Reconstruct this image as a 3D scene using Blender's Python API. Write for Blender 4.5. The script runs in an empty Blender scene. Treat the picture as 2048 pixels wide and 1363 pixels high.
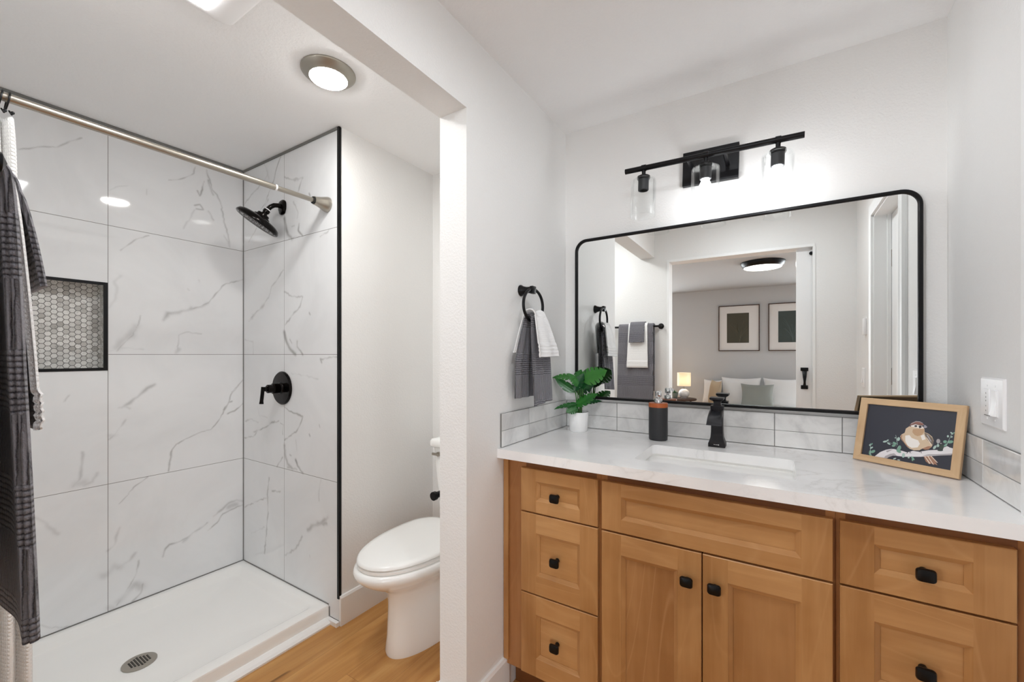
import bpy, bmesh, math, random
import numpy as np
from mathutils import Vector, Matrix, noise
random.seed(7)
PI = math.pi
SC = bpy.context.scene
COL = SC.collection

# ------------------------------------------------------------------ camera
W_PX, H_PX, F_PX, YAW, HORIZON = 2048.0, 1363.0, 836.2, math.radians(32.25), 708.84
EYE = 1.266
cam = bpy.data.cameras.new('camera')
cam.sensor_fit = 'HORIZONTAL'
cam.sensor_width = 36.0
cam.lens = 36.0 * F_PX / W_PX
cam.shift_y = (HORIZON - H_PX / 2) / W_PX
cam.clip_start = 0.02
camo = bpy.data.objects.new('camera', cam)
COL.objects.link(camo)
camo.location = (0, 0, EYE)
camo.rotation_euler = (PI / 2, 0, YAW)
SC.camera = camo

# ------------------------------------------------------------------ world, exposure
world = bpy.data.worlds.new('daylight')
world.use_nodes = True
SC.world = world
bg = world.node_tree.nodes['Background']
bg.inputs[0].default_value = (0.9, 0.95, 1.0, 1)
bg.inputs[1].default_value = 1.0
vs = SC.view_settings
vs.view_transform = 'Standard'
vs.look = 'None'
vs.gamma = 1.0
vs.use_curve_mapping = False
vs.exposure = 2.05
SC.cycles.max_bounces = 14
SC.cycles.diffuse_bounces = 12
SC.cycles.glossy_bounces = 6
SC.cycles.transparent_max_bounces = 16
SC.cycles.sample_clamp_indirect = 4.0
SC.cycles.use_denoising = True
SC.cycles.caustics_reflective = False
SC.cycles.caustics_refractive = False

# lamp strengths (emission of each lamp's own diffuser or bulb), and power of the added fill
E_DOWN, E_FAN, E_BULB, E_BED, E_TABLE, E_FILL = 31.0, 12.5, 8.5, 2.7, 7.0, 20.0
E_VAN = 38.0

# added fill: two unseen area lights in made-up far wall openings, brightening the vanity
def window_light(name, loc, rot, sx, sy, power):
    l = bpy.data.lights.new(name, 'AREA')
    l.shape = 'RECTANGLE'
    l.size, l.size_y = sx, sy
    l.energy = power
    l.color = (0.93, 0.965, 1.0)
    o = bpy.data.objects.new(name, l)
    COL.objects.link(o)
    o.location = loc
    o.rotation_euler = rot
    return o
BED_Y = -4.0
FILL_OPENINGS = ((-3.15, -1.95), (0.95, 2.25))  # spans of the openings added for the fill lights
for wx0, wx1 in FILL_OPENINGS:
    window_light('window_daylight', ((wx0 + wx1) / 2, BED_Y - 0.06, 1.5), (math.radians(90), 0, 0), wx1 - wx0, 1.3, E_FILL)

# ------------------------------------------------------------------ materials
def lin(c):
    r = []
    for v in c:
        v = v / 255.0
        r.append(v / 12.92 if v <= 0.04045 else ((v + 0.055) / 1.055) ** 2.4)
    return tuple(r) + (1.0,)

def mat(name, rgb, rough=0.5, metal=0.0, spec=0.5, **kw):
    m = bpy.data.materials.new(name)
    m.use_nodes = True
    nt = m.node_tree
    b = nt.nodes['Principled BSDF']
    b.inputs['Base Color'].default_value = lin(rgb)
    b.inputs['Roughness'].default_value = rough
    b.inputs['Metallic'].default_value = metal
    b.inputs['Specular IOR Level'].default_value = spec
    for k, v in kw.items():
        b.inputs[k.replace('_', ' ')].default_value = v
    return m

class NT:
    """small helper around a material's node tree"""
    def __init__(self, m):
        self.t = m.node_tree
        self.b = self.t.nodes['Principled BSDF']
    def n(self, kind, **kw):
        x = self.t.nodes.new(kind)
        for k, v in kw.items():
            setattr(x, k, v)
        return x
    def l(self, a, b):
        self.t.links.new(a, b)
    def coord(self, scale=(1, 1, 1), rot=(0, 0, 0), out='Object', loc=(0, 0, 0)):
        c = self.n('ShaderNodeTexCoord')
        m = self.n('ShaderNodeMapping')
        m.inputs['Scale'].default_value = scale
        m.inputs['Rotation'].default_value = rot
        m.inputs['Location'].default_value = loc
        self.l(c.outputs[out], m.inputs[0])
        return m.outputs[0]
    def noise(self, vec, scale, detail=2, rough=0.5, dist=0):
        x = self.n('ShaderNodeTexNoise')
        x.inputs['Scale'].default_value = scale
        x.inputs['Detail'].default_value = detail
        x.inputs['Roughness'].default_value = rough
        x.inputs['Distortion'].default_value = dist
        self.l(vec, x.inputs['Vector'])
        return x.outputs[0]
    def ramp(self, fac, stops):
        r = self.n('ShaderNodeValToRGB')
        e = r.color_ramp.elements
        while len(e) < len(stops):
            e.new(0.5)
        for i, (p, c) in enumerate(stops):
            e[i].position = p
            e[i].color = c if len(c) == 4 else tuple(c) + (1,)
        self.l(fac, r.inputs[0])
        return r.outputs[0]
    def mix(self, fac, a, b, mode='MIX'):
        x = self.n('ShaderNodeMix', data_type='RGBA', blend_type=mode)
        if isinstance(fac, float):
            x.inputs[0].default_value = fac
        else:
            self.l(fac, x.inputs[0])
        for v, i in ((a, 6), (b, 7)):
            if isinstance(v, tuple):
                x.inputs[i].default_value = v
            else:
                self.l(v, x.inputs[i])
        return x.outputs[2]
    def math(self, op, a, b=0.5, c=None):
        x = self.n('ShaderNodeMath', operation=op)
        for v, i in ((a, 0), (b, 1), (c, 2)):
            if v is None:
                continue
            if isinstance(v, (int, float)):
                x.inputs[i].default_value = v
            else:
                self.l(v, x.inputs[i])
        return x.outputs[0]
    def bump(self, h, strength=0.3, dist=0.002):
        x = self.n('ShaderNodeBump')
        x.inputs['Strength'].default_value = strength
        x.inputs['Distance'].default_value = dist
        self.l(h, x.inputs['Height'])
        self.l(x.outputs[0], self.b.inputs['Normal'])
    def color(self, c):
        self.l(c, self.b.inputs['Base Color'])

def paint(name, rgb, s=130, strength=0.25, rough=0.65):
    m = mat(name, rgb, rough, spec=0.3)
    k = NT(m)
    v = k.coord()
    h = k.noise(v, s, 3, 0.55)
    h2 = k.ramp(h, [(0.42, (0, 0, 0)), (0.62, (1, 1, 1))])
    k.bump(h2, strength, 0.0016)
    return m

M = {}
M['wall'] = paint('white wall paint with orange peel texture', (232, 232, 231))
M['ceiling'] = paint('white ceiling paint', (243, 244, 245), 90, 0.3, 0.75)
M['trim'] = mat('white satin trim paint', (238, 239, 239), 0.5)
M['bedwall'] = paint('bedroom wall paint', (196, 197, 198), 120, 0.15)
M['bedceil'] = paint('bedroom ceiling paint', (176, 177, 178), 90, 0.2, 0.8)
M['black'] = mat('matte black metal', (23, 23, 25), 0.38, 0.6)
M['blackgloss'] = mat('glossy oil rubbed bronze', (20, 17, 16), 0.16, 0.75)
M['knob'] = mat('satin black knob metal', (17, 17, 18), 0.3, 0.5)
M['blackfaucet'] = mat('matte black faucet finish', (38, 38, 42), 0.42, 0.35)
M['nickel'] = mat('brushed nickel', (176, 170, 160), 0.3, 1.0)
M['nickeldark'] = mat('satin nickel lamp trim', (165, 160, 150), 0.38, 0.85)
M['steel'] = mat('polished steel', (215, 216, 218), 0.12, 1.0)
M['bronze'] = mat('antique bronze hinge', (110, 84, 52), 0.4, 0.8)
M['porcelain'] = mat('glazed white porcelain', (244, 244, 242), 0.08, Coat_Weight=0.4)
M['acrylic'] = mat('white acrylic', (243, 243, 241), 0.22)
M['plastic'] = mat('white plastic', (242, 242, 243), 0.3)
M['toiletseat'] = mat('white plastic seat', (242, 242, 240), 0.2)
M['darkslot'] = mat('dark slot', (20, 20, 20), 0.8)
M['grey'] = mat('grey plastic', (120, 120, 122), 0.5)
M['grout'] = mat('grey grout', (122, 122, 120), 0.85)
M['mirror'] = mat('mirror glass', (248, 250, 249), 0.0, 1.0)
M['pot'] = mat('white ceramic pot', (240, 240, 240), 0.3)
M['soil'] = mat('dark soil', (40, 32, 26), 0.95)
M['dispenser'] = mat('matte black dispenser', (41, 42, 45), 0.5)
M['shadewhite'] = mat('white enamel', (245, 245, 245), 0.4)

def emit(name, rgb, strength):
    m = bpy.data.materials.new(name)
    m.use_nodes = True
    nt = m.node_tree
    nt.nodes.remove(nt.nodes['Principled BSDF'])
    e = nt.nodes.new('ShaderNodeEmission')
    e.inputs[0].default_value = lin(rgb)
    e.inputs[1].default_value = strength
    nt.links.new(e.outputs[0], nt.nodes['Material Output'].inputs[0])
    return m
M['lensdown'] = emit('lit diffuser of the downlight', (255, 253, 249), E_DOWN)
M['lensvan'] = emit('lit diffuser of the vanity room light', (247, 251, 255), E_VAN)
M['lensfan'] = emit('lit panel of the fan light', (253, 254, 255), E_FAN)
M['bulb'] = emit('lit glass bulb', (252, 253, 255), E_BULB)
M['lensbed'] = emit('lit diffuser of the bedroom light', (255, 246, 238), E_BED)
M['tablebulb'] = emit('lit table lamp bulb', (255, 241, 222), E_TABLE)

# clear thin glass: transparent with a Fresnel-weighted gloss
def thin_glass():
    m = bpy.data.materials.new('clear thin glass')
    m.use_nodes = True
    nt = m.node_tree
    nt.nodes.remove(nt.nodes['Principled BSDF'])
    tr = nt.nodes.new('ShaderNodeBsdfTransparent')
    tr.inputs[0].default_value = (0.99, 0.995, 0.995, 1)
    gl = nt.nodes.new('ShaderNodeBsdfGlossy')
    gl.inputs['Roughness'].default_value = 0.02
    gl.inputs[0].default_value = (0.9, 0.9, 0.9, 1)
    lw = nt.nodes.new('ShaderNodeLayerWeight')
    lw.inputs[0].default_value = 0.12
    mx = nt.nodes.new('ShaderNodeMixShader')
    mn = nt.nodes.new('ShaderNodeMath')
    mn.operation = 'MINIMUM'
    mn.inputs[1].default_value = 0.3
    nt.links.new(lw.outputs['Fresnel'], mn.inputs[0])
    nt.links.new(mn.outputs[0], mx.inputs[0])
    nt.links.new(tr.outputs[0], mx.inputs[1])
    nt.links.new(gl.outputs[0], mx.inputs[2])
    nt.links.new(mx.outputs[0], nt.nodes['Material Output'].inputs[0])
    return m
M['glass'] = thin_glass()

def wood(name, base, dark, light, axis, rough=0.38, scale=1.0, figure=1.0):
    """stained wood, grain along the given axis (object coordinates)"""
    m = mat(name, base, rough, spec=0.35)
    k = NT(m)
    sc = [30 * scale] * 3
    sc['xyz'.index(axis)] = 1.6 * scale
    v = k.coord(tuple(sc))
    info = k.n('ShaderNodeObjectInfo')
    add = k.n('ShaderNodeVectorMath', operation='ADD')
    sc_n = k.n('ShaderNodeVectorMath', operation='SCALE')
    cmb = k.n('ShaderNodeCombineXYZ')
    for i in range(3):
        k.l(info.outputs['Random'], cmb.inputs[i])
    k.l(cmb.outputs[0], sc_n.inputs[0])
    sc_n.inputs['Scale'].default_value = 37.0
    k.l(v, add.inputs[0])
    k.l(sc_n.outputs[0], add.inputs[1])
    vv = add.outputs[0]
    fine = k.noise(vv, 1.6, 4, 0.6, 0.4)
    sc2 = [7.0 * scale] * 3
    sc2['xyz'.index(axis)] = 1.1 * scale
    v2 = k.coord(tuple(sc2))
    add2 = k.n('ShaderNodeVectorMath', operation='ADD')
    k.l(v2, add2.inputs[0])
    k.l(sc_n.outputs[0], add2.inputs[1])
    big = k.noise(add2.outputs[0], 0.9, 3, 0.55, 0.8)
    # cathedral figure: fine rings of a slow noise
    rings = k.math('FRACT', k.math('MULTIPLY', k.noise(add2.outputs[0], 0.55, 1, 0.4, 0.3), 13.0))
    ring = k.ramp(rings, [(0.0, (0, 0, 0)), (0.06, (1, 1, 1)), (0.14, (0, 0, 0)), (1.0, (0, 0, 0))])
    blotch = k.noise(k.coord((5, 5, 5)), 1.0, 3, 0.6)
    c = k.ramp(big, [(0.3, lin(dark)), (0.5, lin(base)), (0.72, lin(light))])
    c = k.mix(0.35, c, k.ramp(fine, [(0.3, lin(dark)), (0.55, lin(base)), (0.75, lin(light))]))
    f = k.math('MULTIPLY', ring, 0.34 * figure)
    c = k.mix(f, c, lin(light))
    c = k.mix(0.35, c, k.ramp(blotch, [(0.35, lin(dark)), (0.6, lin(base)), (0.75, lin(light))]))
    k.color(c)
    k.bump(fine, 0.08, 0.0006)
    return m
WB, WD, WL = (178, 130, 80), (148, 100, 54), (206, 160, 108)
M['woodv'] = wood('honey stained maple vertical grain', WB, WD, WL, 'z')
M['woodh'] = wood('honey stained maple horizontal grain', (186, 138, 87), (158, 110, 64), (212, 167, 116), 'x')
M['woodp'] = wood('honey stained maple panel', (172, 124, 76), (146, 98, 56), (198, 152, 104), 'z', 0.38, 0.8, 2.0)
M['woodframe'] = wood('honey stained maple face frame', (164, 112, 66), (140, 90, 50), (182, 132, 84), 'z')
M['woodedge'] = wood('dark stained maple', (128, 80, 44), (100, 60, 32), (146, 96, 56), 'x')
M['oakframe'] = wood('natural oak picture frame', (206, 174, 136), (180, 145, 106), (222, 194, 158), 'x', 0.5, 2.2)
M['copper'] = wood('orange brown wood cap', (184, 98, 52), (150, 70, 36), (206, 122, 72), 'x', 0.35, 2.5)
M['walnut'] = wood('dark walnut', (70, 45, 32), (48, 30, 22), (92, 62, 44), 'x', 0.4)

def floor_mat():
    m = mat('oak plank floor', (190, 140, 84), 0.42, spec=0.3)
    k = NT(m)
    c0 = k.n('ShaderNodeTexCoord')
    sep = k.n('ShaderNodeSeparateXYZ')
    k.l(c0.outputs['Object'], sep.inputs[0])
    pw = 0.18
    u = k.math('DIVIDE', sep.outputs[0], pw)
    row = k.math('FLOOR', u)
    fu = k.math('FRACT', u)
    wn = k.n('ShaderNodeTexWhiteNoise', noise_dimensions='1D')
    k.l(row, wn.inputs['W'])
    vlen = k.math('ADD', k.math('DIVIDE', sep.outputs[1], 2.2), k.math('MULTIPLY', wn.outputs[0], 5.0))
    fv = k.math('FRACT', vlen)
    pid = k.math('ADD', row, k.math('MULTIPLY', k.math('FLOOR', vlen), 7.31))
    wn2 = k.n('ShaderNodeTexWhiteNoise', noise_dimensions='1D')
    k.l(pid, wn2.inputs['W'])
    v = k.coord((26, 1.8, 1))
    add = k.n('ShaderNodeVectorMath', operation='ADD')
    cmb = k.n('ShaderNodeCombineXYZ')
    for i in range(3):
        k.l(k.math('MULTIPLY', wn2.outputs[0], 50.0), cmb.inputs[i])
    k.l(v, add.inputs[0]); k.l(cmb.outputs[0], add.inputs[1])
    g = k.noise(add.outputs[0], 1.0, 5, 0.6, 0.6)
    v2 = k.coord((7, 1.2, 1))
    add2 = k.n('ShaderNodeVectorMath', operation='ADD')
    k.l(v2, add2.inputs[0]); k.l(cmb.outputs[0], add2.inputs[1])
    g2 = k.noise(add2.outputs[0], 1.0, 3, 0.6, 1.0)
    c = k.ramp(g, [(0.28, lin((166, 112, 60))), (0.5, lin((200, 148, 88))), (0.72, lin((218, 172, 112)))])
    c = k.mix(0.45, c, k.ramp(g2, [(0.3, lin((176, 122, 66))), (0.5, lin((204, 154, 92))), (0.7, lin((220, 176, 116)))]))
    tint = k.ramp(wn2.outputs[0], [(0, lin((200, 185, 170))), (1, lin((255, 250, 240)))])
    c = k.mix(0.5, c, k.mix(1.0, c, tint, 'MULTIPLY'))
    # knots
    vk = k.coord((13, 3.2, 1))
    kn = k.noise(vk, 1.0, 2, 0.5, 0.7)
    kmask = k.ramp(kn, [(0.0, (1, 1, 1)), (0.245, (1, 1, 1)), (0.28, (0, 0, 0)), (1.0, (0, 0, 0))])
    c = k.mix(k.math('MULTIPLY', kmask, 0.75), c, lin((74, 48, 28)))
    gap = k.math('MAXIMUM', k.math('LESS_THAN', fu, 0.007), k.math('LESS_THAN', fv, 0.0007))
    c = k.mix(k.math('MULTIPLY', gap, 0.5), c, lin((80, 52, 30)))
    k.color(c)
    k.bump(g, 0.06, 0.001)
    return m
M['floor'] = floor_mat()

def tile_mat():
    """large glossy marble-look wall tile; veins come from the mesh's own pattern attribute"""
    m = mat('glossy marble look tile', (236, 236, 234), 0.05, spec=0.5)
    k = NT(m)
    a = k.n('ShaderNodeAttribute', attribute_name='vein')
    v = k.coord((1, 1, 1))
    cl = k.noise(v, 2.2, 4, 0.6, 0.8)
    soft = k.ramp(cl, [(0.35, lin((228, 230, 232))), (0.6, lin((235, 237, 239)))])
    c = k.mix(a.outputs['Fac'], soft, lin((92, 90, 86)))
    g = k.n('ShaderNodeAttribute', attribute_name='grout')
    c = k.mix(g.outputs['Fac'], c, lin((112, 110, 106)))
    k.color(c)
    return m
M['tile'] = tile_mat()

def quartz_mat():
    m = mat('white quartz with faint veins', (236, 236, 236), 0.14)
    k = NT(m)
    v = k.coord((1, 1.4, 1))
    w = k.noise(v, 2.6, 5, 0.62, 1.3)
    band = k.math('ABSOLUTE', k.math('SUBTRACT', w, 0.5))
    line = k.ramp(band, [(0.0, (1, 1, 1)), (0.012, (0.35, 0.35, 0.35)), (0.05, (0, 0, 0)), (1, (0, 0, 0))])
    msk = k.ramp(k.noise(v, 1.5, 2, 0.5), [(0.46, (0, 0, 0)), (0.62, (1, 1, 1))])
    f = k.math('MULTIPLY', k.math('MULTIPLY', line, msk), 0.2)
    cl = k.ramp(k.noise(v, 3.0, 4, 0.6), [(0.35, lin((238, 238, 239))), (0.6, lin((246, 246, 246)))])
    c = k.mix(f, cl, lin((120, 112, 100)))
    k.color(c)
    return m
M['quartz'] = quartz_mat()

def splash_mat():
    m = mat('white ceramic wall tile with grey clouds', (228, 228, 227), 0.12)
    k = NT(m)
    v = k.coord((1, 1, 1))
    at = k.n('ShaderNodeAttribute', attribute_name='shade')
    cl = k.noise(v, 9.0, 4, 0.6, 0.6)
    c = k.ramp(cl, [(0.32, lin((205, 205, 205))), (0.5, lin((228, 228, 227))), (0.7, lin((238, 238, 237)))])
    c = k.mix(at.outputs['Fac'], c, lin((186, 186, 186)))
    k.color(c)
    k.bump(k.noise(v, 14, 2), 0.12, 0.003)
    return m
M['splash'] = splash_mat()

def hex_mat():
    m = mat('honed marble hexagon mosaic', (222, 222, 218), 0.25)
    k = NT(m)
    at = k.n('ShaderNodeAttribute', attribute_name='shade')
    v = k.coord()
    vein = k.ramp(k.noise(v, 60, 3, 0.6, 2.0), [(0.36, (1, 1, 1)), (0.42, (0, 0, 0)), (1, (0, 0, 0))])
    c = k.mix(at.outputs['Fac'], lin((240, 240, 238)), lin((190, 188, 184)))
    c = k.mix(k.math('MULTIPLY', vein, 0.35), c, lin((110, 108, 104)))
    k.color(c)
    return m
M['hex'] = hex_mat()

def terry(name, rgb, dark, kind):
    m = mat(name, rgb, 0.95, spec=0.1, Sheen_Weight=0.25)
    k = NT(m)
    oc = k.coord()
    uv = k.n('ShaderNodeSeparateXYZ')
    k.l(oc, uv.inputs[0])
    sep = k.n('ShaderNodeCombineXYZ')
    across = k.math('ADD', uv.outputs[0], uv.outputs[1])
    k.l(across, sep.inputs[0])
    k.l(uv.outputs[2], sep.inputs[1])
    cs = k.n('ShaderNodeSeparateXYZ')
    k.l(sep.outputs[0], cs.inputs[0])
    sep = cs
    fuzz = k.noise(oc, 420, 2, 0.6)
    if kind == 'grey':
        # woven bands of upright dashes, then bands of checks
        band = k.math('FRACT', k.math('MULTIPLY', sep.outputs[1], 5.5))
        isd = k.math('LESS_THAN', band, 0.52)
        wob = k.math('MULTIPLY', k.math('SUBTRACT', k.noise(oc, 60, 2), 0.5), 0.004)
        ux = k.math('ADD', sep.outputs[0], wob)
        uy = k.math('ADD', sep.outputs[1], wob)
        dash = k.math('ABSOLUTE', k.math('SINE', k.math('MULTIPLY', ux, 480.0)))
        chk = k.math('MULTIPLY', k.math('ABSOLUTE', k.math('SINE', k.math('MULTIPLY', uy, 380.0))),
                     k.math('ADD', k.math('MULTIPLY', k.math('ABSOLUTE', k.math('SINE', k.math('MULTIPLY', ux, 330.0))), 0.6), 0.4))
        h = k.math('ADD', k.math('MULTIPLY', isd, dash), k.math('MULTIPLY', k.math('SUBTRACT', 1.0, isd), chk))
        hh = k.math('ADD', k.math('MULTIPLY', h, 0.8), k.math('MULTIPLY', fuzz, 0.5))
        c = k.mix(k.ramp(hh, [(0.25, (0, 0, 0)), (0.75, (1, 1, 1))]), lin(dark), lin(rgb))
        k.color(c)
        k.bump(hh, 0.9, 0.004)
    elif kind == 'waffle':
        a = k.math('ABSOLUTE', k.math('SINE', k.math('MULTIPLY', sep.outputs[0], 300.0)))
        b = k.math('ABSOLUTE', k.math('SINE', k.math('MULTIPLY', sep.outputs[1], 300.0)))
        k.bump(k.math('MINIMUM', a, b), 0.6, 0.005)
    else:
        b = k.math('ABSOLUTE', k.math('SINE', k.math('MULTIPLY', sep.outputs[1], 420.0)))
        k.bump(k.math('ADD', k.math('MULTIPLY', b, 0.5), fuzz), 0.5, 0.003)
    return m
M['greytowel'] = terry('charcoal textured terry', (134, 133, 140), (50, 49, 56), 'grey')
M['whitetowel'] = terry('white ribbed terry', (246, 246, 246), (220, 220, 220), 'rib')
M['curtain'] = terry('white waffle weave cloth', (246, 246, 245), (220, 220, 220), 'waffle')

def leaf_mat():
    m = mat('glossy dark green leaf', (30, 110, 40), 0.3, Subsurface_Weight=0.0)
    k = NT(m)
    info = k.n('ShaderNodeObjectInfo')
    n = k.noise(k.coord(), 40, 3)
    f = k.math('ADD', k.math('MULTIPLY', info.outputs['Random'], 0.6), k.math('MULTIPLY', n, 0.4))
    k.color(k.ramp(f, [(0.1, lin((14, 62, 36))), (0.5, lin((26, 94, 32))), (0.9, lin((50, 122, 34)))]))
    return m
M['leaf'] = leaf_mat()
M['stem'] = mat('green stem', (60, 112, 44), 0.5)
VEINS_LEFT = [
([(0.870,2.157),(0.913,2.175),(0.951,2.204),(0.978,2.230),(0.986,2.269)],0.003,0.35),
([(1.038,2.272),(1.054,2.211),(1.064,2.171),(1.088,2.151),(1.105,2.113),(1.117,2.039),(1.130,1.985),(1.144,1.930),(1.152,1.873)],0.004,0.4),
([(1.046,2.217),(1.056,2.173),(1.069,2.145)],0.006,0.4),
([(1.026,2.205),(1.018,2.170),(1.006,2.119),(0.994,2.143)],0.004,0.5),
([(0.982,2.061),(1.006,2.073),(1.022,2.050),(0.990,2.045)],0.004,0.45),
([(1.046,2.048),(1.071,2.007)],0.005,0.3),
([(0.982,2.038),(0.962,1.987),(0.932,1.925)],0.004,0.15),
([(1.122,1.934),(1.139,1.909),(1.152,1.873)],0.006,0.3),
([(0.684,1.759),(0.715,1.795),(0.753,1.833),(0.790,1.854)],0.003,0.3),
([(0.848,1.441),(0.866,1.477),(0.913,1.486),(0.966,1.509)],0.011,0.33),
([(0.848,1.441),(0.866,1.477),(0.913,1.486),(0.966,1.509),(1.013,1.527),(1.046,1.549),(1.058,1.569),(1.088,1.611),(1.122,1.658),(1.184,1.687),(1.221,1.702)],0.004,0.38),
([(0.982,1.515),(1.013,1.522),(1.046,1.549)],0.007,0.25),
([(0.672,1.283),(0.696,1.320),(0.728,1.358),(0.744,1.400),(0.757,1.456)],0.004,0.4),
([(0.666,1.299),(0.690,1.332),(0.721,1.366),(0.740,1.400)],0.02,0.28),
([(0.642,1.483),(0.666,1.533),(0.672,1.583),(0.662,1.606),(0.684,1.637)],0.008,0.15),
([(0.902,1.271),(0.910,1.320),(0.913,1.369),(0.943,1.384),(1.013,1.378)],0.003,0.22),
([(0.899,1.275),(0.913,1.293)],0.01,0.22),
([(1.002,1.666),(1.004,1.658)],0.006,0.3),
([(0.951,1.612),(0.959,1.604)],0.004,0.25),
([(0.642,2.027),(0.678,2.059),(0.709,2.072)],0.003,0.15),
([(0.782,2.082),(0.782,2.052)],0.002,0.3),
([(0.648,1.283),(0.702,1.299),(0.767,1.292)],0.004,0.15),
([(0.688,1.015),(0.717,1.035),(0.754,1.070),(0.784,1.102),(0.812,1.118)],0.008,0.33),
([(0.678,1.016),(0.703,1.018),(0.717,1.007)],0.006,0.28),
([(0.643,0.872),(0.664,0.892),(0.678,0.918),(0.703,0.957)],0.005,0.22),
([(0.647,0.890),(0.674,0.890)],0.01,0.14),
([(0.868,0.672),(0.872,0.702),(0.879,0.736),(0.884,0.780),(0.901,0.803),(0.922,0.816),(0.957,0.829),(1.011,0.850),(1.058,0.856),(1.087,0.890),(1.121,0.952),(1.146,0.994),(1.156,1.038),(1.187,1.075),(1.219,1.119)],0.003,0.42),
([(0.872,0.702),(0.880,0.771)],0.004,0.45),
([(0.910,0.806),(0.931,0.817)],0.004,0.5),
([(1.121,0.957),(1.146,0.997),(1.162,1.000)],0.004,0.5),
([(1.141,0.933),(1.177,0.945),(1.203,0.965),(1.221,0.983)],0.004,0.45),
([(1.162,1.054),(1.198,1.092)],0.004,0.4),
([(0.678,0.563),(0.703,0.589),(0.732,0.628),(0.765,0.648),(0.784,0.663)],0.003,0.36),
([(0.846,0.247),(0.856,0.283),(0.872,0.297),(0.914,0.296),(0.948,0.304),(0.975,0.321),(1.020,0.336),(1.039,0.351)],0.005,0.4),
([(0.931,0.290),(0.966,0.313)],0.009,0.25),
([(0.984,0.323),(1.030,0.344)],0.008,0.25),
([(1.072,0.378),(1.116,0.403),(1.146,0.427),(1.187,0.432),(1.219,0.417)],0.007,0.3),
([(1.044,0.307),(1.087,0.335),(1.116,0.375),(1.156,0.385),(1.219,0.394)],0.004,0.35),
([(1.146,0.405),(1.187,0.409)],0.016,0.25),
([(0.671,0.090),(0.703,0.135),(0.724,0.173),(0.743,0.212),(0.750,0.267)],0.004,0.4),
([(0.681,0.108),(0.717,0.138),(0.739,0.156),(0.754,0.130)],0.022,0.3),
([(0.728,0.080),(0.758,0.104),(0.765,0.144)],0.006,0.4),
([(0.636,0.250),(0.660,0.276),(0.688,0.264)],0.022,0.26),
([(0.674,0.261),(0.717,0.280),(0.739,0.308)],0.01,0.3),
([(0.640,0.359),(0.664,0.377),(0.671,0.421),(0.681,0.450)],0.007,0.26),
([(0.640,0.092),(0.667,0.069)],0.016,0.2),
([(0.526,0.686),(0.545,0.708),(0.552,0.755),(0.556,0.830)],0.006,0.25),
([(0.533,0.695),(0.560,0.693)],0.018,0.22),
([(0.560,0.682),(0.588,0.691),(0.604,0.726)],0.008,0.22),
([(0.415,0.583),(0.446,0.552),(0.481,0.493)],0.009,0.22),
([(0.432,0.127),(0.460,0.099),(0.518,0.072)],0.003,0.4),
([(0.500,1.063),(0.514,1.088)],0.003,0.2),
([(0.370,2.105),(0.409,2.128),(0.440,2.146),(0.478,2.159),(0.504,2.187),(0.552,2.232)],0.003,0.32),
]
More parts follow.
